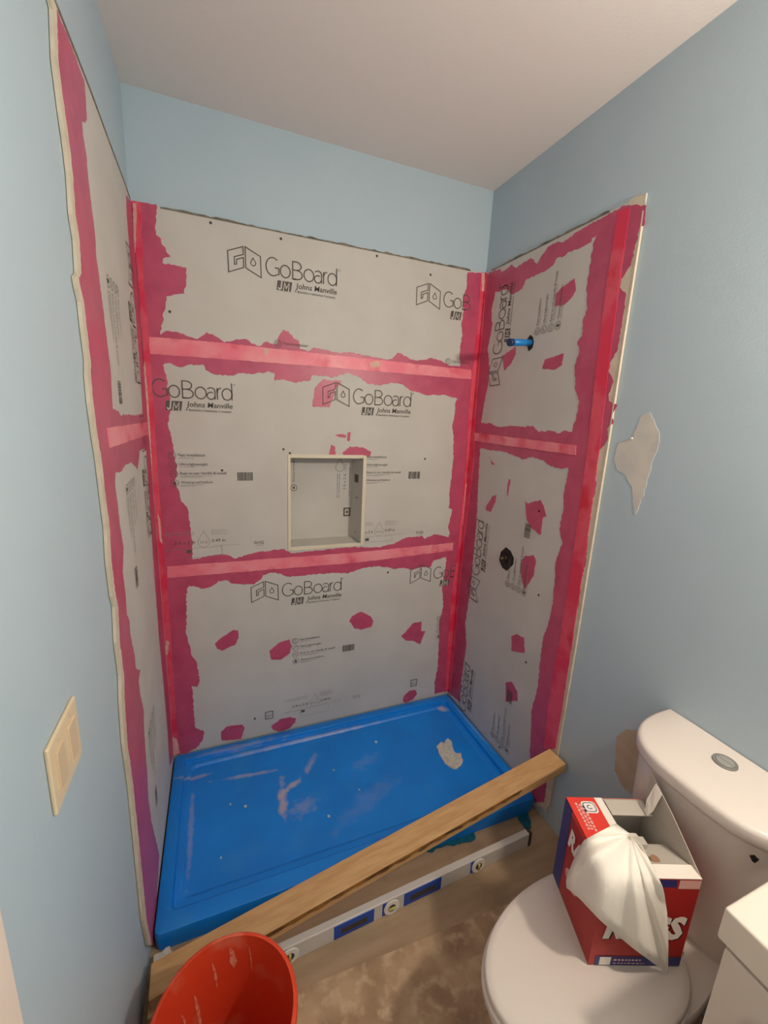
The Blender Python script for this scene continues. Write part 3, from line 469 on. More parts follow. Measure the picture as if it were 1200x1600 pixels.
board_lu = tag(sheet('backer_board', 'left', [(u, v) for u, v in D['l_boardtop']] + [(-0.001, Z_S + .001), (YL, Z_S + .001)], -TB, 0.0, 'board'),
               'upper grey backer board on the left shower wall, seen at a steep angle', 'backer board', 'backer boards lining the shower')
board_ll = tag(box('backer_board', -TB, 0.0, YL, -0.001, Z_PAN, Z_S - .001, 'board'),
               'lower grey backer board on the left shower wall beside the blue pan', 'backer board', 'backer boards lining the shower')
board_ru = tag(box('backer_board', W, W + TB, YR, -0.001, Z_S + .001, Z_TOP, 'board'),
               'upper grey backer board on the right shower wall with the blue pipe stub', 'backer board', 'backer boards lining the shower')
board_rl = tag(box('backer_board', W, W + TB, YR, -0.001, Z_PAN, Z_S - .001, 'board'),
               'lower grey backer board on the right shower wall with the black valve hole', 'backer board', 'backer boards lining the shower')

# crumbly cut edge along the top of the boards
def ragged_edge(parent, plane, u0, u1, v, n):
    pts = [(u0, v - .004)] + [(u0 + (u1 - u0) * i / n, v + random.uniform(.000, .006)) for i in range(n + 1)] + [(u1, v - .004)]
    sheet('cut_edge', plane, pts, -TB, 0.0012, 'board_edge', parent)
ragged_edge(board_top, 'back', 0.09, 1.40, Z_TOP, 70)
ragged_edge(board_ru, 'right', -0.05, -0.70, Z_TOP, 34)
lt = D['l_boardtop']
sheet('cut_edge', 'left', [(u, v + .004) for u, v in lt] + [(u, v - .004) for u, v in reversed(lt)], -TB, .0012, 'board_edge', board_lu)

# screws
for (x, z) in [(0.257, 2.334), (0.516, 2.327), (0.925, 2.3335), (0.10, 2.005), (1.19, 2.30)]:
    cyl('screw_head', (x, .001, z), (x, -.0012, z), .0055, .005, 'screw', board_top, 10)
for (x, z) in [(0.263, 1.4), (0.5206, 1.4934), (0.5486, 1.4768), (1.2254, 1.4562)]:
    cyl('screw_head', (x, .001, z), (x, -.0012, z), .0055, .005, 'screw', board_mid, 10)
for (x, z) in [(1.053, 0.862), (0.37, 0.152)]:
    cyl('screw_head', (x, .001, z), (x, -.0012, z), .0055, .005, 'screw', board_low, 10)
for (y, z) in [(-.60, .62), (-.56, 1.30), (-.50, .03 + .06), (-.62, .95)]:
    cyl('screw_head', (W + .001, y, z), (W - .0012, y, z), .0055, .005, 'screw', board_rl, 10)

# ------------------------------------------------------------------ printing on the boards
INK0, INK1 = 0.0015, 0.0019
class Frame:
    """a writing frame on a surface: origin (u, v), reading direction a, upward b (both in u, v)"""
    def __init__(s, plane, o, a=(1, 0), b=(0, 1), k=1.0):
        s.plane, s.o, s.a, s.b, s.k = plane, o, a, b, k
    def uv(s, x, y):
        return (s.o[0] + s.k * (s.a[0] * x + s.b[0] * y), s.o[1] + s.k * (s.a[1] * x + s.b[1] * y))
    def p(s, x, y, d):
        u, v = s.uv(x, y)
        return PL[s.plane](u, v, d)

def ribbon(bm, fr, pts, w, closed=False, d=INK1):
    n = len(pts)
    P = [Vector(p) for p in pts]
    L, R = [], []
    for i in range(n):
        a = P[(i - 1) % n] if (closed or i) else P[i]
        c = P[(i + 1) % n] if (closed or i < n - 1) else P[i]
        t1 = (P[i] - a).normalized() if (P[i] - a).length > 1e-9 else (c - P[i]).normalized()
        t2 = (c - P[i]).normalized() if (c - P[i]).length > 1e-9 else t1
        t = (t1 + t2)
        t = t.normalized() if t.length > 1e-6 else t1
        nn = Vector((-t.y, t.x))
        k = max(.5, abs(nn.dot(Vector((-t1.y, t1.x)))))
        q = P[i] + nn * (w / 2 / k); L.append(bm.verts.new(fr.p(q.x, q.y, d)))
        q = P[i] - nn * (w / 2 / k); R.append(bm.verts.new(fr.p(q.x, q.y, d)))
    for i in range(n if closed else n - 1):
        j = (i + 1) % n
        bm.faces.new((L[i], L[j], R[j], R[i]))

def solid(bm, fr, pts, d=INK1):
    vv = [bm.verts.new(fr.p(x, y, d)) for x, y in pts]
    bm.faces.new(vv)

def arc(cx, cy, rx, ry, a0, a1, n=14):
    return [(cx + rx * math.cos(math.radians(a0 + (a1 - a0) * i / n)), cy + ry * math.sin(math.radians(a0 + (a1 - a0) * i / n))) for i in range(n + 1)]

_fc = {}
def text_mesh(s, bold=0.0):
    key = (s, bold)
    if key not in _fc:
        cu = bpy.data.curves.new('lettering', 'FONT')
        cu.body = s
        cu.resolution_u = 2
        cu.offset = bold
        ob = bpy.data.objects.new('lettering', cu)
        col.objects.link(ob)
        dg = bpy.context.evaluated_depsgraph_get()
        me = bpy.data.meshes.new_from_object(ob.evaluated_get(dg))
        col.objects.unlink(ob)
        bpy.data.objects.remove(ob)
        xs = [v.co.x for v in me.vertices]
        ys = [v.co.y for v in me.vertices]
        _fc[key] = ([v.co.copy() for v in me.vertices], [tuple(p.vertices) for p in me.polygons], min(xs), max(xs), min(ys), max(ys))
    return _fc[key]

def text(bm, fr, s, x, y, width, d=INK1, slant=0.0, height=None, bold=0.0):
    vs_, fs, x0, x1, y0, y1 = text_mesh(s, bold)
    k = width / (x1 - x0)
    ky = k if height is None else height / (y1 - y0)
    vv = [bm.verts.new(fr.p(x + (v.x - x0) * k + slant * v.y * ky, y + v.y * ky, d)) for v in vs_]
    for f in fs:
        try:
            bm.faces.new([vv[i] for i in f])
        except ValueError:
            pass

def face_out(name, bm, material, parent):
    me = bpy.data.meshes.new(name)
    bm.to_mesh(me)
    bm.free()
    o = link(name, me, material, parent)
    if name.startswith(('printed_information', 'printed_barcode', 'printed_logo', 'printed_mark', 'small_print')):
        o['kind'] = 'stuff'
    return o

CAP, XH, SW = 0.066, 0.0455, 0.0042
def logo(parent, fr, icon=True, letters='GoBoard', sub=True, xmax=9):
    bm = bmesh.new()
    if icon:
        ribbon(bm, fr, D['icon_l'], .0036, True)
        ribbon(bm, fr, D['icon_r'], .0036, True)
        cx, cy = -.0485, .0335
        ribbon(bm, fr, [(cx, cy + .018)] + arc(cx, cy, .0095, .0095, 20, -200, 12), .003, True)
    def G(x):
        ribbon(bm, fr, arc(x + .027, CAP / 2, .0265, CAP / 2, 48, 300, 22) + [(x + .051, .008), (x + .051, .030), (x + .034, .030)], SW)
    def o(x, w=.039):
        ribbon(bm, fr, arc(x + w / 2, XH / 2, w / 2, XH / 2, 0, 345, 23), SW, True)
    if 'G' in letters: G(0.0)
    if xmax > .09: o(.0567)
    if xmax > .14:
        ribbon(bm, fr, [(.122, 0), (.106, 0), (.106, .065), (.122, .065)] + arc(.122, .0495, .0185, .0155, 90, -90, 9) + [(.106, .034)], SW)
        ribbon(bm, fr, [(.122, .034)] + arc(.124, .017, .021, .017, 90, -90, 9) + [(.106, 0)], SW)
    if xmax > .25:
        o(.152, .041)
        ribbon(bm, fr, arc(.2105, .014, .0145, .014, 60, 350, 14), SW)
        ribbon(bm, fr, arc(.2110, .0325, .015, .013, 150, 0, 8) + [(.226, 0)], SW)
        ribbon(bm, fr, [(.2345, 0), (.2345, XH)], SW)
        ribbon(bm, fr, arc(.2475, .028, .013, .0175, 180, 80, 6), SW)
    if xmax > .3:
        o(.253, .038)
        ribbon(bm, fr, [(.2905, 0), (.2905, .068)], SW)
        ribbon(bm, fr, arc(.301, .062, .0035, .0035, 0, 330, 11), .0012, True)
    face_out('printed_logo', bm, 'ink', parent)
    if sub:
        bm = bmesh.new()
        solid(bm, fr, [(.041, -.050), (.098, -.050), (.1036, -.0136), (.0455, -.0136)])
        if xmax > .3:
            text(bm, fr, 'Johns Manville', .1179, -.0336, .174, slant=.12, bold=.009)
            text(bm, fr, 'A Berkshire Hathaway Company', .1131, -.0500, .174)
        face_out('printed_logo', bm, 'ink', parent)
        bm = bmesh.new()
        dz = INK1 + .0004
        ribbon(bm, fr, [(.0475, -.040), (.0525, -.0465), (.0585, -.043), (.0625, -.0136)], .0055, d=dz)
        ribbon(bm, fr, [(.0675, -.050), (.0735, -.019), (.0795, -.040), (.0915, -.019), (.0885, -.050)], .0045, d=dz)
        face_out('printed_logo', bm, 'board', parent)

def micro(bm, fr, x0, x1, y, h=.0022):
    x = x0
    while x < x1:
        w = random.uniform(.003, .008)
        solid(bm, fr, [(x, y), (min(x + w, x1), y), (min(x + w, x1), y + h), (x, y + h)])
        x += w + .0030

LINES = ['Fast installation', 'Ultra-lightweight', 'Easy to cut, handle & install', 'Waterproof built-in']
WIDTH = [.101, .108, .178, .121]
def info(parent, fr, rows=4, circles=True, words=True, bars=True, foot=True, foot_from=-9, footbox=True):
    bm = bmesh.new()
    for i in range(rows):
        y = -.0375 * i
        x = .0012 * i
        if circles:
            ribbon(bm, fr, arc(x, y, .0145, .0145, 0, 345, 20), .0018, True)
            if i == 3:
                solid(bm, fr, [(x, y + .011)] + arc(x, y - .002, .0065, .0065, 20, -200, 8))
            elif i == 0:
                ribbon(bm, fr, arc(x, y, .009, .009, 60, 330, 10), .0016)
                ribbon(bm, fr, [(x, y + .007), (x, y), (x + .005, y - .003)], .0016)
            else:
                ribbon(bm, fr, [(x - .009, y - .005), (x, y + .003), (x + .009, y + .007 * (1 if i == 1 else -1))], .0022)
        if words:
            text(bm, fr, LINES[i], x + .0235, y - .002, WIDTH[i])
    face_out('printed_information', bm, 'ink', parent)
    if words:
        bm = bmesh.new()
        for i in range(rows):
            micro(bm, fr, .0245 + .0012 * i, .0245 + WIDTH[i] * (.55 if i < 2 else .72), -.0375 * i - .0095)
            if i > 1:
                micro(bm, fr, .0245 + .0012 * i, .0245 + WIDTH[i] * .5, -.0375 * i - .0145)
        face_out('printed_information', bm, 'ink_soft', parent)
    if bars:
        bm = bmesh.new()
        x = .249
        while x < .312:
            w = random.choice([.0012, .0018, .003, .004])
            solid(bm, fr, [(x, -.105), (x + w, -.105), (x + w, -.0685), (x, -.0685)])
            x += w + random.choice([.0012, .0018, .0026])
        face_out('printed_barcode', bm, 'ink', parent)
    if foot:
        bm = bmesh.new()
        bs = bmesh.new()
        def ok(x): return x > foot_from
        if ok(-.02):
            text(bm, fr, '3 ft x 5 ft', -.0143, -.379, .082, slant=.15)
            micro(bs, fr, -.0527, .0674, -.327, .003)
            micro(bs, fr, -.0527, .0674, -.337, .003)
            micro(bs, fr, -.0527, .030, -.400, .0026)
            ribbon(bs, fr, [(.03, -.398), (.175, -.398), (.175, -.44), (.03, -.44)], .0012, True)
        else:
            text(bm, fr, 'x 5 ft', .029, -.379, .040, slant=.15)
            micro(bs, fr, .029, .0674, -.327, .003)
            micro(bs, fr, .029, .0674, -.337, .003)
            if footbox:
                ribbon(bs, fr, [(.03, -.398), (.175, -.398), (.175, -.425), (.03, -.425)], .0012, True)
        solid(bm, fr, [(.032, -.418), (.05, -.418), (.05, -.404), (.032, -.404)])
        cx, cy = .1025, -.372
        ribbon(bs, fr, [(cx, cy + .050)] + arc(cx, cy, .0235, .0235, 30, -210, 14), .0014, True)
        text(bs, fr, '1/2 in', cx - .015, cy - .006, .030)
        text(bm, fr, '0.49 in', .1334, -.375, .055, slant=.15)
        for k in range(4):
            micro(bs, fr, .1334, .19 + .012 * (k % 2), -.321 - .0065 * k, .0018)
        micro(bs, fr, .1334, .250, -.3935, .002)
        text(bm, fr, 'DrIQ', .3128, -.396, .041)
        micro(bs, fr, .318, .350, -.405, .002)
        face_out('printed_information', bm, 'ink', parent)
        face_out('printed_information', bs, 'ink_soft', parent)

logo(board_top, Frame('back', D['L1']))
logo(board_top, Frame('back', D['L2']), xmax=.15)
logo(board_mid, Frame('back', D['L3']), icon=False)
logo(board_mid, Frame('back', D['L4']))
logo(board_low, Frame('back', D['L5']))
logo(board_low, Frame('back', D['L6']), xmax=.15)
info(board_mid, Frame('back', (.0755, 1.4606)))
info(board_mid, Frame('back', (.8895, 1.4606)), circles=False, foot_from=0)
info(board_low, Frame('back', (.570, .5483)))
info(board_low, Frame('back', (1.384, .5520)), words=False, bars=False, foot=False)
info(board_top, Frame('back', (.501, 1.932)), rows=1, bars=False, foot=False)
info(board_top, Frame('back', (1.315, 1.932)), rows=1, bars=False, foot=False)
bm = bmesh.new()
for (x, z) in [(.44, .156), (1.25, .168)]:
    fr = Frame('back', (x, z))
    ribbon(bm, fr, [(-.018, -.02), (.018, -.02), (.018, .02), (-.018, .02)], .004, True)
    text(bm, fr, 'GO', -.012, -.009, .024)
face_out('printed_mark', bm, 'ink', board_low)
# right wall: the sheets stand on end, lettering reads upwards
UP = dict(a=(0, 1), b=(1, 0))
logo(board_ru, Frame('right', (-.190, 1.966), **UP))
info(board_ru, Frame('right', (-.418, 2.024), **UP), bars=False, foot=False)
logo(board_rl, Frame('right', (-.190, .868), **UP))
info(board_rl, Frame('right', (-.420, .921), **UP), foot=False)
logo(board_rl, Frame('right', (-.196, .054), **UP), icon=False)
info(board_rl, Frame('right', (-.440, .115), **UP), bars=True, foot=False)
# left wall: lettering reads downwards
DN = dict(a=(0, -1), b=(1, 0))
logo(board_lu, Frame('left', (-.19, 2.02), **DN))
info(board_lu, Frame('left', (-.42, 1.965), **DN), foot=False)
logo(board_ll, Frame('left', (-.19, 1.475), **DN))
info(board_ll, Frame('left', (-.42, 1.42), **DN), foot=False)
info(board_ll, Frame('left', (-.42, .606), **DN), foot=False)

# ------------------------------------------------------------------ sealant patches on single boards
for key in ('p_1', 'p_2', 'p_2b', 'p_2c', 'p_2d'):
    sheet('sealant_patch', 'back', D[key], 0, .0012, 'seal' if key != 'p_1' else 'seal', board_mid, .002)
for key in ('p_3', 'p_4', 'p_5', 'p_6', 'p_7', 'p_8', 'p_9'):
    sheet('sealant_patch', 'back', D[key], 0, .0012, 'seal', board_low, .002)
for key in ('q_1', 'q_2', 'q_3'):
    sheet('sealant_patch', 'right', D[key], 0, .0012, 'seal', board_ru, .002)
for key in ('q_4', 'q_5', 'q_6', 'q_7', 'q_8', 'q_9', 'q_10'):
    sheet('sealant_patch', 'right', D[key], 0, .0012, 'seal', board_rl, .002)

# ------------------------------------------------------------------ sealant bands over the seams and their tape
def seam(key, plane, d, tapes, label, smears=()):
    o = tag(sheet('sealant_band', plane, D[key], 0.0001, d, 'seal', None, .0030), label, 'sealant', 'pink sealant bands over the board seams')
    for tk, dd, mm in tapes:
        sheet('seam_tape', plane, D[tk], 0.0002, dd, mm, o, .0012)
    for sk in smears:
        sheet('pale_smear', plane, D[sk], .0003, .0034, 'smear', o, .0015)
    return o
seam('b_leftband', 'back', .0009, [('b_lefttape', .0030, 'tape')], 'tall pink sealant band on the back wall along its left corner', ('s_1', 's_4', 's_5', 's_6', 's_7'))
seam('b_rightband', 'back', .0010, [('b_righttape', .0031, 'tape')], 'tall pink sealant band on the back wall along its right corner', ('s_8', 's_9'))
seam('b_upperband', 'back', .0007, [('b_uppertape', .0026, 'tape_lite')], 'upper horizontal pink sealant band across the back wall, above the niche', ('s_2', 's_3'))
seam('b_lowerband', 'back', .0008, [('b_lowertape', .0027, 'tape_lite')], 'lower horizontal pink sealant band across the back wall, under the niche')
seam('l_frontband', 'left', .0010, [], 'long pink sealant band down the front edge of the left shower wall')
seam('l_seamband', 'left', .0007, [('l_seamtape', .0026, 'tape_lite')], 'short pink sealant band across the left shower wall at mid height')
seam('l_cornerband', 'left', .0009, [], 'narrow pink sealant strip in the corner on the left shower wall')
seam('r_cornerband', 'right', .0009, [('r_cornertape', .0030, 'tape')], 'tall pink sealant band in the back corner of the right shower wall')
seam('r_topband', 'right', .0007, [], 'ragged pink sealant band along the top of the right shower wall')
seam('r_frontband', 'right', .0010, [('r_fronttape', .0022, 'tape')], 'long pink sealant band down the front edge of the right shower wall')
seam('r_seamband', 'right', .0008, [('r_seamtape', .0026, 'tape_lite')], 'short pink sealant band across the right shower wall at mid height')

# cream compound and bead where the boards end
tag(sheet('edge_bead', 'left', D['l_bead'], -T + .0013, .0005, 'compound', None), 'thin cream compound line beside the pink band on the left wall', 'edge bead')
eb = tag(sheet('edge_bead', 'right', D['r_bead'], .0001, .0005, 'compound', None, .002), 'cream compound strip showing beside the pink band on the right wall', 'edge bead')
bl = D['r_beadline']
sheet('bead_nose', 'right', [(u, v) for u, v in bl] + [(u - .0045, v) for u, v in reversed(bl)], -T + .0013, .0016, 'compound', eb)

# ------------------------------------------------------------------ niche
niche = thing('wall_niche', 'recessed square wall niche with cream edges in the back wall', 'niche', ((NX0 + NX1) / 2, 0.0, NZ0))
ND = .120
g_ = .0012
box('back_panel', NX0 + g_, NX1 - g_, ND, ND + .01, NZ0 + g_, NZ1 - g_, 'board', niche)
def prism(name, quad8, material, parent):
    bm = bmesh.new()
    vv = [bm.verts.new(p) for p in quad8]
    for f in ((0, 1, 2, 3), (7, 6, 5, 4), (0, 4, 5, 1), (1, 5, 6, 2), (2, 6, 7, 3), (3, 7, 4, 0)):
        bm.faces.new([vv[i] for i in f])
    return from_bm(name, bm, material, parent)
y0, y1 = .0005, ND
prism('side_panel', [(NX1 - .006, y0, NZ0 + g_), (NX1 - g_, y0, NZ0 + g_), (NX1 - g_, y0, NZ1 - g_), (NX1 - .006, y0, NZ1 - g_),
                     (NX1 - .026, y1, NZ0 + g_), (NX1 - g_, y1, NZ0 + g_), (NX1 - g_, y1, NZ1 - g_), (NX1 - .026, y1, NZ1 - g_)], 'board', niche)
box('side_panel', NX0 + g_, NX0 + .006, y0, y1, NZ0 + g_, NZ1 - g_, 'board', niche)
box('bottom_panel', NX0 + .006, NX1 - .027, y0, y1, NZ0 + g_, NZ0 + .008, 'board', niche)
box('top_panel', NX0 + .006, NX1 - .027, y0, y1, NZ1 - .008, NZ1 - g_, 'board', niche)
for a in ((NX0 - .007, NX0 + .006, NZ0 - .008, NZ1 + .008), (NX1 - .008, NX1 + .008, NZ0 - .008, NZ1 + .008)):
    box('edge_trim', a[0], a[1], -.0045, -.0002, a[2], a[3], 'trim_cream', niche, .001)
for a in ((NZ0 - .010, NZ0 + .006), (NZ1 - .006, NZ1 + .010)):
    box('edge_trim', NX0 + .0065, NX1 - .0085, -.0045, -.0002, a[0], a[1], 'trim_cream', niche, .001)
# print inside the niche, turned on its side
bm = bmesh.new()
fr = Frame('back', (.586, 1.299), a=(0, 1), b=(-1, 0))
fr.p = lambda x, y, d, F=fr: PL['back'](*F.uv(x, y), -(ND - .0008))
ribbon(bm, fr, arc(0, 0, .0150, .0150, 0, 345, 20), .0030, True)
solid(bm, fr, [(.009, .0)] + arc(.0, .0, .006, .006, 60, 300, 8))
text(bm, fr, 'Waterproof built-in', .026, -.004, .121)
text(bm, fr, '3 ft x 5 ft', -.014, -.262, .080, slant=.1)
text(bm, fr, '1/2 in', .082, -.262, .034, slant=.1)
ribbon(bm, fr, [(-.150, -.285), (-.112, -.285), (-.112, -.256), (-.150, -.256)], .008, True)
solid(bm, fr, [(-.138, -.277), (-.124, -.277), (-.124, -.266), (-.138, -.266)])
cx, cy = .100, -.228
ribbon(bm, fr, [(cx + .045, cy)] + arc(cx, cy, .022, .022, 60, 300, 12), .0018, True)
for k_ in range(2):
    micro(bm, fr, -.056, .068, -.219 - .010 * k_, .0032)
micro(bm, fr, -.05, .10, -.282, .003)
face_out('printed_information', bm, 'ink', niche)
bm = bmesh.new()
def sidep(y, z): return (NX1 - .006 - .020 * y / ND - .0008, y, z)
for (ya, yb, za, zb) in ((.045, .085, 1.33, 1.37), (.05, .06, 1.25, 1.26), (.055, .062, 1.07, 1.08)):
    bm.faces.new([bm.verts.new(sidep(*p)) for p in ((ya, za), (yb, za), (yb, zb), (ya, zb))])
face_out('printed_mark', bm, 'ink', niche)

# ------------------------------------------------------------------ pipe stub and valve hole
pc = D['pipe_hole']
py, pz = sum(p[0] for p in pc) / len(pc), sum(p[1] for p in pc) / len(pc)
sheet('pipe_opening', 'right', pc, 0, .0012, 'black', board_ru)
pipe = thing('pipe_stub', 'short bright blue water pipe sticking out of the right shower wall', 'pipe', (W, py, pz))
pe = Vector((1.376, -.404, 1.972))
pd = (pe - Vector((W, py, pz)))
cyl('pipe_body', (W, py, pz), pe, .0135, .0135, 'pex', pipe, 20)
cyl('pipe_cap', pe - pd.normalized() * .002, pe + pd.normalized() * .016, .0148, .0148, 'pexcap', pipe, 20)
vc = D['valve_hole']
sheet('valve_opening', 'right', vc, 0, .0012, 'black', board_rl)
vy, vz = sum(p[0] for p in vc) / len(vc), sum(p[1] for p in vc) / len(vc)
valve = thing('shower_valve', 'small brass valve stem inside the black hole in the right wall', 'valve', (W, vy + .012, vz))
cyl('valve_body', (W - .0012, vy + .012, vz), (W - .010, vy + .012, vz), .020, .017, 'dark_metal', valve, 18)
cyl('valve_stem', (W - .010, vy + .012, vz), (W - .022, vy + .012, vz), .008, .006, 'brass', valve, 14)

# ------------------------------------------------------------------ shower pan
def rrect(x0, x1, y0, y1, r, z, n=6):
    pts = []
    for cx, cy, a0 in ((x1 - r, y1 - r, 0), (x0 + r, y1 - r, 90), (x0 + r, y0 + r, 180), (x1 - r, y0 + r, 270)):
        for i in range(n + 1):
            a = math.radians(a0 + 90 * i / n)
            pts.append((cx + r * math.cos(a), cy + r * math.sin(a), z))
    return pts
PX0, PX1, PY0, PY1 = .004, W - .004, -.772, -.005
pan = thing('shower_pan', 'large bright blue shower pan with raised rim, dusty and scuffed', 'shower pan', (W / 2, -.39, -.004))
def ins(i, z, r, fz=0.0, fi=0.0):
    pts = rrect(PX0 + i, PX1 - i, PY0 + i + fi, PY1 - i, r, z)
    return [(x, y, zz + fz * max(0, min(1, (-.62 - y) / .10))) for x, y, zz in pts]
loft('basin', [ins(0.004, -.004, .02), ins(0, .038, .02, .014), ins(.003, .045, .02, .018), ins(.007, .047, .02, .018), ins(.040, .047, .024, .018, .02),
               ins(.043, .045, .025, .016, .022), ins(.047, .032, .026, .003, .03), ins(.049, .0305, .027, .002, .031), ins(.066, .0305, .03, 0, .04), ins(.069, .029, .031, 0, .042),
               ins(.076, .0205, .036, 0, .046), ins(.081, .0195, .04, 0, .05), ins(.26, .0175, .05), ins(.34, .0165, .03)], 'pan', pan, sharp=28)
sheet('mortar_spot', 'flat', D['mortar_1'], .017, .0225, 'mortar', pan, .003)
for (x, y, r) in ((.30, -.36, .006), (.24, -.33, .005), (.62, -.52, .006), (.78, -.44, .004), (.95, -.20, .007), (.20, -.55, .004), (.70, -.30, .005)):
    sheet('mortar_spot', 'flat', [(x + r * math.cos(a) * random.uniform(.7, 1.3), y + r * math.sin(a) * random.uniform(.7, 1.3)) for a in [k * .9 for k in range(7)]], .0165, .0208, 'mortar', pan)
# smeared compound at the pan's front left corner
tag(sheet('compound_lump', 'flat', [(.008, -.80), (.05, -.79), (.07, -.83), (.05, -.86), (.015, -.85)], -.004, .035, 'mortar', None, .004),
    'small grey lump of compound at the front left corner of the blue pan', 'compound')
tag(sheet('sealer_puddle', 'flat', D['teal_1'], -.004, .0005, 'teal', None, .004), 'wide teal sealer puddle on the bare floor in front of the pan', 'sealer')
tag(sheet('sealer_puddle', 'flat', D['teal_2'], -.004, .0005, 'teal', None, .004), 'small teal sealer drip near the right wall by the pan corner', 'sealer')

# ------------------------------------------------------------------ leaning lumber
LA, LB = Vector((.004, -.870, .112)), Vector((W - .006, -.806, .352))
lx = (LB - LA).normalized()
ly = (Vector((0, 1, 0)) - lx * lx.y).normalized()
lz = lx.cross(ly).normalized()
LM = Matrix((( lx.x, ly.x, lz.x, LA.x), (lx.y, ly.y, lz.y, LA.y), (lx.z, ly.z, lz.z, LA.z), (0, 0, 0, 1)))
LL = (LB - LA).length
lum = thing('lumber_stud', 'long pale wooden stud leaning over the front of the blue pan', 'lumber', (LA.x + .1, LA.y, .05))
box('stud_body', .010, LL - .004, -.086, 0, -.038, 0, 'wood', lum, .003, 2, matrix=LM)
bm = bmesh.new()
n = 60
rowA, rowB = [], []
for i in range(n + 1):
    x = .3 + (1.27 - .3) * i / n
    hgt = .010 + .008 * abs(math.sin(i * .7)) * random.uniform(.5, 1)
    if i in (0, n):
        hgt = .001
    rowA.append(bm.verts.new(LM @ Vector((x, -.0868, -.002))))
    rowB.append(bm.verts.new(LM @ Vector((x, -.0872 - .001 * random.random(), -.002 - hgt))))
for i in range(n):
    bm.faces.new((rowA[i], rowB[i], rowB[i + 1], rowA[i + 1]))
from_bm('bark_edge', bm, 'wood_bark', lum)
tag(box('wood_block', .012, .11, -.965, -.875, -.004, .066, 'wood', None, .003),
    'short scrap of wood under the low left end of the stud', 'wood scrap')

# ------------------------------------------------------------------ spirit level
A0, A1 = Vector((.118, -.946, -.004)), Vector((1.359, -.890, -.004))
sx = (A1 - A0).normalized(); sz = Vector((0, 0, 1)); sy = sz.cross(sx)
tilt = math.radians(8)
sy2 = sy * math.cos(tilt) - sz * math.sin(tilt) * 0
SM = Matrix(((sx.x, sy.x, 0, A0.x), (sx.y, sy.y, 0, A0.y), (sx.z, sy.z, 1, A0.z), (0, 0, 0, 1)))
SLn = (A1 - A0).length
lvl = thing('spirit_level', 'long silver and blue spirit level standing on edge in front of the stud', 'level', ((A0.x + A1.x) / 2, (A0.y + A1.y) / 2, -.004))
HL = .064
box('level_body', .014, SLn - .014, 0, .024, 0, HL, 'alu', lvl, .003, 2, matrix=SM)
for e in (0, SLn - .016):
    box('end_cap', e, e + .016, -.001, .025, -.0005 + .0005, HL + .001, 'lvl_dark' if e else 'lvl_blue', lvl, .003, 2, matrix=SM)
for (a, b) in ((.416, .556), (.668, .818)):
    gp = box('grip', a, b, -.0022, .0262, .005, HL - .004, 'lvl_blue', lvl, .002, 2, matrix=SM)
    box('grip_opening', a + .022, b - .022, -.0030, .0268, .016, HL - .020, 'lvl_dark', gp, .004, 2, matrix=SM)
for c in (.274, .620, .980):
    p = SM @ Vector((c, -.0015, HL / 2)); q = SM @ Vector((c, -.0055, HL / 2))
    vr = cyl('vial_ring', p, q, .030, .028, 'white_plastic', lvl, 24)
    vd = cyl('vial_window', q, SM @ Vector((c, -.0062, HL / 2)), .014, .014, 'lvl_dark', vr, 20)
    if abs(c - .62) < .01:
        cyl('vial_tube', SM @ Vector((c - .013, -.0075, HL / 2)), SM @ Vector((c + .013, -.0075, HL / 2)), .004, .004, 'vial', vr, 10)
    else:
        cyl('vial_tube', SM @ Vector((c, -.0075, HL / 2 - .013)), SM @ Vector((c, -.0075, HL / 2 + .013)), .004, .004, 'vial', vr, 10)
    # blue collar behind each ring
    box('vial_collar', c - .034, c - .020, -.0012, .0252, .006, HL - .004, 'lvl_blue', lvl, .001, 1, matrix=SM)

# ------------------------------------------------------------------ bucket
BC = Vector((.212, -1.192, 0))
bk = thing('bucket', 'open orange plastic bucket with pale smears inside, beside the left wall', 'bucket', BC)
def ring(r, z, n=56, c=BC):
    return [(c.x + r * math.cos(2 * math.pi * i / n), c.y + r * math.sin(2 * math.pi * i / n), c.z + z) for i in range(n)]
loft('bucket_body', [ring(.128, 0), ring(.131, .004), ring(.1495, .36), ring(.1455, .36), ring(.126, .008), ring(.06, .006)], 'bucket', bk, sharp=50)
loft('bucket_rim', [ring(.1500, .340), ring(.1545, .342), ring(.1565, .350), ring(.1560, .360), ring(.1525, .364), ring(.1462, .364), ring(.1450, .360), ring(.1496, .352)] , 'bucket', bk, cap0=False, cap1=False, sharp=70)
for z in (.30, .318):
    loft('bucket_rib', [ring(.1462, z), ring(.1505, z + .002), ring(.1507, z + .006), ring(.1470, z + .008)], 'bucket', bk, cap0=False, cap1=False)
for s in (-1, 1):
    p = BC + Vector((0, s * .149, .325))
    cyl('handle_lug', p, p + Vector((0, s * .014, 0)), .016, .013, 'bucket', bk, 16)
bm = bmesh.new()
pts = []
for i in range(25):
    a = math.pi * i / 24
    rr = .160 - .012 * math.sin(a)
    pts.append(BC + Vector((-rr * math.sin(a), rr * math.cos(a), .325 - .16 * math.sin(a))))
prev = None
for i, p in enumerate(pts):
    t = (pts[min(i + 1, 24)] - pts[max(i - 1, 0)]).normalized()
    a = t.orthogonal().normalized(); b = t.cross(a)
    rg = [bm.verts.new(p + (a * math.cos(k * math.pi / 3) + b * math.sin(k * math.pi / 3)) * .0022) for k in range(6)]
    if prev:
        for k in range(6):
            bm.faces.new((prev[k], prev[(k + 1) % 6], rg[(k + 1) % 6], rg[k]))
    prev = rg
from_bm('wire_handle', bm, 'chrome', bk, True)
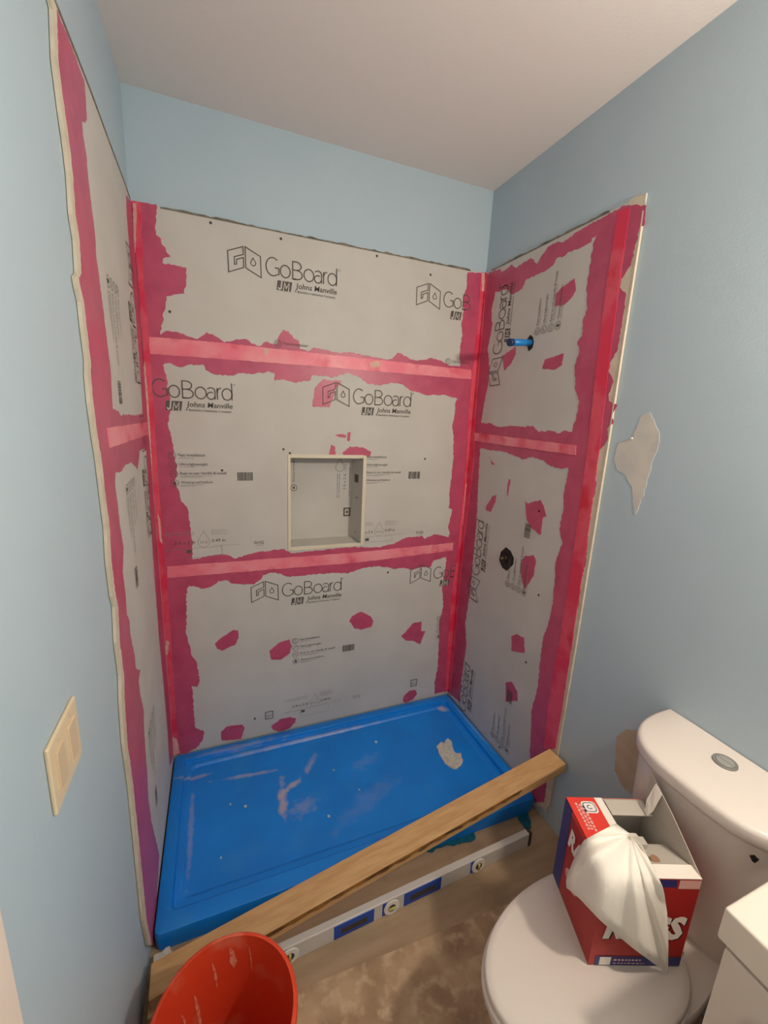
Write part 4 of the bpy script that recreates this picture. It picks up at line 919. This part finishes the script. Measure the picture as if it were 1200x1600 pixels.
# pale smears on the inside
def inside(a, z, off=.0012):
    r = .126 + (.1455 - .126) * (z - .008) / .352 - off
    return Vector((BC.x + r * math.cos(a), BC.y + r * math.sin(a), z))
for (a, z0, z1, w) in ((1.42, .27, .335, .10), (1.72, .23, .31, .03), (2.05, .14, .26, .045), (2.30, .19, .25, .03), (2.62, .10, .23, .045), (1.1, .26, .33, .02)):
    bm = bmesh.new()
    rows = []
    for i in range(9):
        t = i / 8
        ww = w * math.sin(math.pi * (t * .9 + .05)) * random.uniform(.5, 1.0)
        z = z0 + (z1 - z0) * t
        rows.append([bm.verts.new(inside(a + (ww * 1.5 + .008) * k + .05 * t * t, z)) for k in (-.5, 0, .5)])
    for r0, r1 in zip(rows, rows[1:]):
        for k in (0, 1):
            bm.faces.new((r0[k], r0[k + 1], r1[k + 1], r1[k]))
    from_bm('pale_smear', bm, 'bucket_smear', bk)

# ------------------------------------------------------------------ toilet
TY = -1.405
toilet = thing('toilet', 'white one-piece toilet with closed round lid and chrome flush button', 'toilet', (1.1, TY, 0))
def egg(xc, af, ab, b, z, n=64, nb=3.0):
    pts = []
    for i in range(n):
        t = 2 * math.pi * i / n
        c, s = math.cos(t), math.sin(t)
        if c < 0:
            pts.append((xc + af * c, TY + b * s, z))
        else:
            k = lambda v: math.copysign(abs(v) ** (2 / nb), v)
            pts.append((xc + ab * k(c), TY + b * k(s) if False else TY + b * math.copysign(abs(s) ** (2 / (2 + (nb - 2) * c)), s), z))
    return pts
ZL = .438
loft('bowl', [egg(1.10, .22, .28, .105, 0.0), egg(1.10, .225, .28, .108, .02), egg(1.10, .235, .28, .115, .10), egg(1.08, .27, .30, .135, .24), egg(1.06, .295, .33, .158, .34), egg(1.05, .300, .34, .164, .392), egg(1.05, .296, .34, .160, .398)], 'porcelain', toilet, sharp=50)
loft('seat', [egg(1.05, .300, .185, .164, .3985), egg(1.05, .305, .19, .169, .402), egg(1.05, .305, .19, .169, .414), egg(1.05, .300, .185, .164, .4175)], 'seatmat', toilet, sharp=50)
loft('lid', [egg(1.05, .294, .182, .160, .418), egg(1.05, .300, .188, .165, .421), egg(1.05, .300, .188, .165, .431), egg(1.05, .296, .185, .161, .436), egg(1.05, .280, .17, .146, .438), egg(1.05, .14, .10, .08, .4395)], 'seatmat', toilet, sharp=50)
def tank(x_front, half, z, r=.5, n=56, xb=W + T - .002):
    # D-shaped plan: straight back against the wall, bowed front
    pts = []
    for i in range(n + 1):
        t = math.pi * i / n
        c, s = math.cos(t), math.sin(t)
        e = 2 / 2.7
        pts.append((xb - (xb - x_front) * abs(s) ** e, TY + half * math.copysign(abs(c) ** (2 / 3.2), c), z))
    return pts
loft('tank', [tank(1.318, .185, .30), tank(1.305, .190, .42), tank(1.285, .196, .60), tank(1.274, .200, .780), tank(1.278, .197, .783)], 'porcelain', toilet, sharp=50)
loft('tank_lid', [tank(1.270, .203, .7845), tank(1.262, .207, .788), tank(1.258, .2085, .798), tank(1.257, .2085, .818), tank(1.260, .2065, .826), tank(1.270, .199, .830), tank(1.35, .13, .8315)], 'porcelain', toilet, sharp=50)
fb = cyl('flush_button', (1.420, -1.395, .8305), (1.420, -1.395, .8355), .0275, .0265, 'satin', toilet, 32)
cyl('button_inner', (1.420, -1.395, .8355), (1.420, -1.395, .8368), .0195, .0185, 'satin_lite', fb, 28)
box('button_split', 1.4190, 1.4210, -1.413, -1.377, .8366, .8372, 'satin', fb)
bm = bmesh.new()
sheet('chip_mark', 'right', [(-1.538, .744), (-1.531, .752), (-1.537, .759), (-1.545, .753), (-1.543, .745)], W - 1.306, W - 1.2950, 'black', toilet)
bm.free()
for s in (-1, 1):
    cyl('hinge', (1.228, TY + s * .075 - .012, .432), (1.228, TY + s * .075 + .012, .432), .011, .011, 'seatmat', toilet, 16)

# ------------------------------------------------------------------ rag box
P0 = Vector((.994, -1.431, .4402))
E1 = Vector((.207, -.078, 0)).normalized(); E2 = Vector((-E1.y, E1.x, 0))
BA, BB, BH = .214, .198, .258
XM = Matrix(((E1.x, E2.x, 0, P0.x), (E1.y, E2.y, 0, P0.y), (0, 0, 1, P0.z), (0, 0, 0, 1)))
rag = thing('rag_box', 'red and navy cardboard box of paper rags, torn open, on the toilet lid', 'box', P0 + E1 * BA / 2 + E2 * BB / 2)
th = .0016
def pbox(name, x0, x1, y0, y1, z0, z1, material, parent=rag, bevel=0.0):
    return box(name, x0, x1, y0, y1, z0, z1, material, parent, bevel, 1, matrix=XM)
pbox('bottom_panel', 0, BA, 0, BB, 0, th, 'box_in')
front = pbox('front_panel', 0, BA, 0, th, th, BH, 'box_red')
pbox('back_panel', 0, BA, BB - th, BB, th, BH, 'box_red')
leftp = pbox('side_panel', 0, th, th, BB - th, th, BH, 'box_red')
pbox('side_panel', BA - th, BA, th, BB - th, th, BH, 'box_red')
for nm, a in (('front_panel', (th, BA - th, th, th + .0008)), ('back_panel', (th, BA - th, BB - th - .0008, BB - th)), ):
    pbox('inner_lining', a[0], a[1], a[2], a[3], th, BH, 'box_in')
pbox('inner_lining', BA - th - .0008, BA - th, th + .001, BB - th - .001, th, BH, 'box_in')
# top: remaining red panel on the left, torn strip, folded front flap, raised right flap
topl = pbox('top_panel', 0, .074, .001, BB - .001, BH, BH + th, 'box_red_lit')
pbox('torn_strip', .074, .094, .06, BB - .001, BH, BH + th, 'box_white')
pbox('front_flap', .11, BA, 0, .030, BH, BH + th, 'box_white')
bm = bmesh.new()
fl = [(BA - th, .0, BH), (BA - th, BB * .55, BH + .052), (BA - th, BB - .004, BH + .082), (BA - th, BB, BH + .086), (BA - th, BB, BH)]
a = [bm.verts.new(XM @ Vector(p)) for p in fl]
b = [bm.verts.new(XM @ (Vector(p) + Vector((th, 0, 0)))) for p in fl]
bm.faces.new(a); bm.faces.new(b[::-1])
for i in range(5):
    bm.faces.new((a[i], b[i], b[(i + 1) % 5], a[(i + 1) % 5]))
rf = from_bm('raised_flap', bm, 'box_in', rag)
bm = bmesh.new()
st = [(BA - .004, BB - .05, BH + .066), (BA - .004, BB - .025, BH + .074), (BA - .02, BB - .028, BH + .03), (BA - .026, BB - .036, BH + .006), (BA - .03, BB - .052, BH + .004), (BA - .022, BB - .055, BH + .02)]
a = [bm.verts.new(XM @ Vector(p)) for p in st]
b = [bm.verts.new(XM @ (Vector(p) + Vector((.0012, 0, 0.0004)))) for p in st]
bm.faces.new(a); bm.faces.new(b[::-1])
for i in range(6):
    bm.faces.new((a[i], b[i], b[(i + 1) % 6], a[(i + 1) % 6]))
from_bm('torn_tab', bm, 'box_white', rf)
pbox('back_flap', .10, BA - .01, BB - .046, BB - th - .001, BH - .004, BH - .0026, 'box_in')
inf = prism('inner_flap', [XM @ Vector(p) for p in ((.10, .030, BH - .002), (BA - .004, .030, BH - .002), (BA - .004, .030, BH - .0005), (.10, .030, BH - .0005),
     (.105, .105, BH - .036), (BA - .006, .105, BH - .036), (BA - .006, .105, BH - .0345), (.105, .105, BH - .0345))], 'box_in', rag)
sp = XM @ Vector((.140, .046, BH - .0062)); 
cyl('brown_spot', sp, sp + Vector((0, 0, .0018)), .010, .010, 'cork', inf, 14)
# folded rags inside
ragin = pbox('rag_stack', .02, BA - .03, .02, BB - .03, th, BH - .07, 'towel', rag, .006)
pbox('inner_divider', .095, .150, .085, .105, BH - .075, BH - .012, 'box_in', rag)
# printing
def on_front(name, pts, material, parent=front, d=.0008):
    bm = bmesh.new()
    bm.faces.new([bm.verts.new(XM @ Vector((x, -d, z))) for x, z in pts])
    return face_out(name, bm, material, parent)
def on_left(name, pts, material, parent=leftp, d=.0008):
    bm = bmesh.new()
    bm.faces.new([bm.verts.new(XM @ Vector((-d, y, z))) for y, z in pts])
    return face_out(name, bm, material, parent)
rc = lambda x0, x1, z0, z1: [(x0, z0), (x1, z0), (x1, z1), (x0, z1)]
on_front('navy_band', rc(.014, BA, .002, .030), 'box_blue')
on_front('printed_strip', rc(.165, BA - .001, BH - .026, BH - .002), 'pinkprint')
on_front('navy_band', rc(.115, .160, BH - .022, BH - .002), 'box_blue')
on_front('emblem', rc(.024, .050, .004, .028), 'box_white', d=.0012)
class BoxFrame:
    def __init__(s, kind): s.kind = kind
    def p(s, x, y, d):
        if s.kind == 'front': return XM @ Vector((x, -d, y))
        if s.kind == 'left': return XM @ Vector((-d, BB - x, y))
        return XM @ Vector((x, y, BH + th + d))
bm = bmesh.new(); text(bm, BoxFrame('front'), 'RAGS', .024, .086, .178, d=.0010, height=.070, slant=.12, bold=.05)
face_out('lettering_shadow', bm, 'black', front)
bm = bmesh.new(); text(bm, BoxFrame('front'), 'RAGS', .020, .089, .178, d=.0018, height=.070, slant=.12, bold=.05)
face_out('lettering', bm, 'box_white', front)
bm = bmesh.new(); micro(bm, BoxFrame('front'), .056, .12, .018, .005); micro(bm, BoxFrame('front'), .056, .13, .009, .003)
for v in bm.verts: v.co += E2 * 0
face_out('small_print', bm, 'pinkprint', front)
on_left('navy_band', rc(BB - .040, BB - .001, .002, BH - .001), 'box_blue')
on_left('navy_band', rc(.002, BB - .04, BH - .012, BH - .001), 'box_red_lit')
bm = bmesh.new(); text(bm, BoxFrame('left'), 'RAGS', .046, .165, .12, d=.0016, height=.056, slant=.1, bold=.05)
face_out('lettering', bm, 'box_white', leftp)
bm = bmesh.new()
solid(bm, BoxFrame('left'), [(.085 + .03 * math.cos(a), .09 + .022 * math.sin(a)) for a in [k * math.pi / 9 for k in range(18)]], d=.0012)
face_out('emblem', bm, 'pinkprint', leftp)
bm = bmesh.new()
tf = BoxFrame('top')
solid(bm, tf, [(.048 + .019 * math.copysign(abs(math.cos(a)) ** .5, math.cos(a)), BB - .030 + .017 * math.copysign(abs(math.sin(a)) ** .5, math.sin(a))) for a in [k * math.pi / 12 for k in range(24)]], d=.0008)
face_out('emblem', bm, 'box_white', topl)
bm = bmesh.new()
ribbon(bm, tf, [(.048 + .0145 * math.copysign(abs(math.cos(a)) ** .5, math.cos(a)), BB - .030 + .0125 * math.copysign(abs(math.sin(a)) ** .5, math.sin(a))) for a in [k * math.pi / 12 for k in range(24)]], .002, True, d=.0012)
ribbon(bm, tf, arc(.048, BB - .030, .006, .005, 60, 330, 10), .002, d=.0012)
face_out('emblem_mark', bm, 'box_blue', topl)
bm = bmesh.new()
for k in range(3):
    x = .014 + .008 * k
    y = BB - .018 - .004 * k
    while y > BB - .09:
        w = random.uniform(.004, .009)
        solid(bm, tf, [(x, y - w), (x + .0055, y - w), (x + .0055, y), (x, y)], d=.0008)
        y -= w + .003
face_out('small_print', bm, 'pinkprint', topl)

# ------------------------------------------------------------------ paper towel pulled out of the box
bm = bmesh.new()
rows = [[bm.verts.new(p) for p in r] for r in TOWEL]
for r0, r1 in zip(rows, rows[1:]):
    for i in range(len(r0) - 1):
        bm.faces.new((r0[i], r0[i + 1], r1[i + 1], r1[i]))
# the gathered neck goes down into the opening
neck = [bm.verts.new(Vector(TOWEL[0][i]) * .35 + (P0 + E1 * .11 + E2 * .10 + Vector((0, 0, BH - .045))) * .65) for i in range(len(TOWEL[0]))]
for i in range(len(neck) - 1):
    bm.faces.new((rows[0][i], rows[0][i + 1], neck[i + 1], neck[i]))
tw = from_bm('paper_towel', bm, 'towel', None, True)
tag(tw, 'white paper rag pulled out of the red box and draped over its corner', 'paper towel')
sm = tw.modifiers.new('thickness', 'SOLIDIFY'); sm.thickness = .0009

# ------------------------------------------------------------------ vanity at the right border
VX, VY, VZ = 1.026, -1.614, .857
van = thing('vanity_cabinet', 'white vanity cabinet with thick overhanging top at the lower right corner', 'vanity', (1.25, -1.9, 0))
box('vanity_top', VX, W + T - .002, -2.25, VY, VZ - .068, VZ, 'vanity_top', van, .005, 3)
box('cabinet_body', VX + .016, W + T - .002, -2.24, VY - .010, 0.0, VZ - .0685, 'vanity', van, .003)
dr = box('door', VX + .002, VX + .0155, -1.915, VY - .014, .10, VZ - .075, 'vanity', van, .002)
dr2 = box('door', VX + .002, VX + .0155, -2.235, -1.92, .10, VZ - .075, 'vanity', van, .002)
for d_, y in ((dr, -1.694), (dr2, -2.14)):
    cyl('knob', (VX + .002, y, .695), (VX - .016, y, .695), .006, .011, 'dark_metal', d_, 16)

# ------------------------------------------------------------------ light switch
sw = thing('switch_plate', 'almond double light switch plate on the left wall', 'light switch', (-T, -1.182, 1.098))
box('plate', -T, -T + .0065, -1.2475, -1.1165, 1.040, 1.157, 'almond', sw, .003, 3)
for y in (-1.210, -1.154):
    rk = box('rocker', -T + .005, -T + .0092, y - .0165, y + .0165, 1.065, 1.132, 'almond2', sw, .0015, 2)
    for z in (1.052, 1.145):
        cyl('plate_screw', (-T + .006, y, z), (-T + .0075, y, z), .0032, .003, 'almond2', sw, 10)

# ------------------------------------------------------------------ vanity light on the right wall, out of frame
vl = thing('vanity_light', 'single globe wall light on the right wall above the vanity', 'lamp', (W + T, -1.98, 2.04))
box('back_plate', W + T - .022, W + T - .001, -2.04, -1.92, 1.95, 2.13, 'chrome', vl, .004)
for i, s in enumerate(LAMP_SPOTS):
    cyl('socket', (W + T - .022, s[1], s[2]), (s[0] + LAMP_RADIUS + .004, s[1], s[2]), .022, .018, 'white_plastic', vl, 18)
    ld = bpy.data.lights.new('bulb', 'POINT')
    ld.energy = LAMP_POWER
    ld.color = LAMP_COLOR
    ld.shadow_soft_size = LAMP_RADIUS
    lo = bpy.data.objects.new('bulb', ld)
    col.objects.link(lo)
    lo.parent = vl
    lo.matrix_parent_inverse = Matrix.Translation(-vl.location)
    lo.location = s
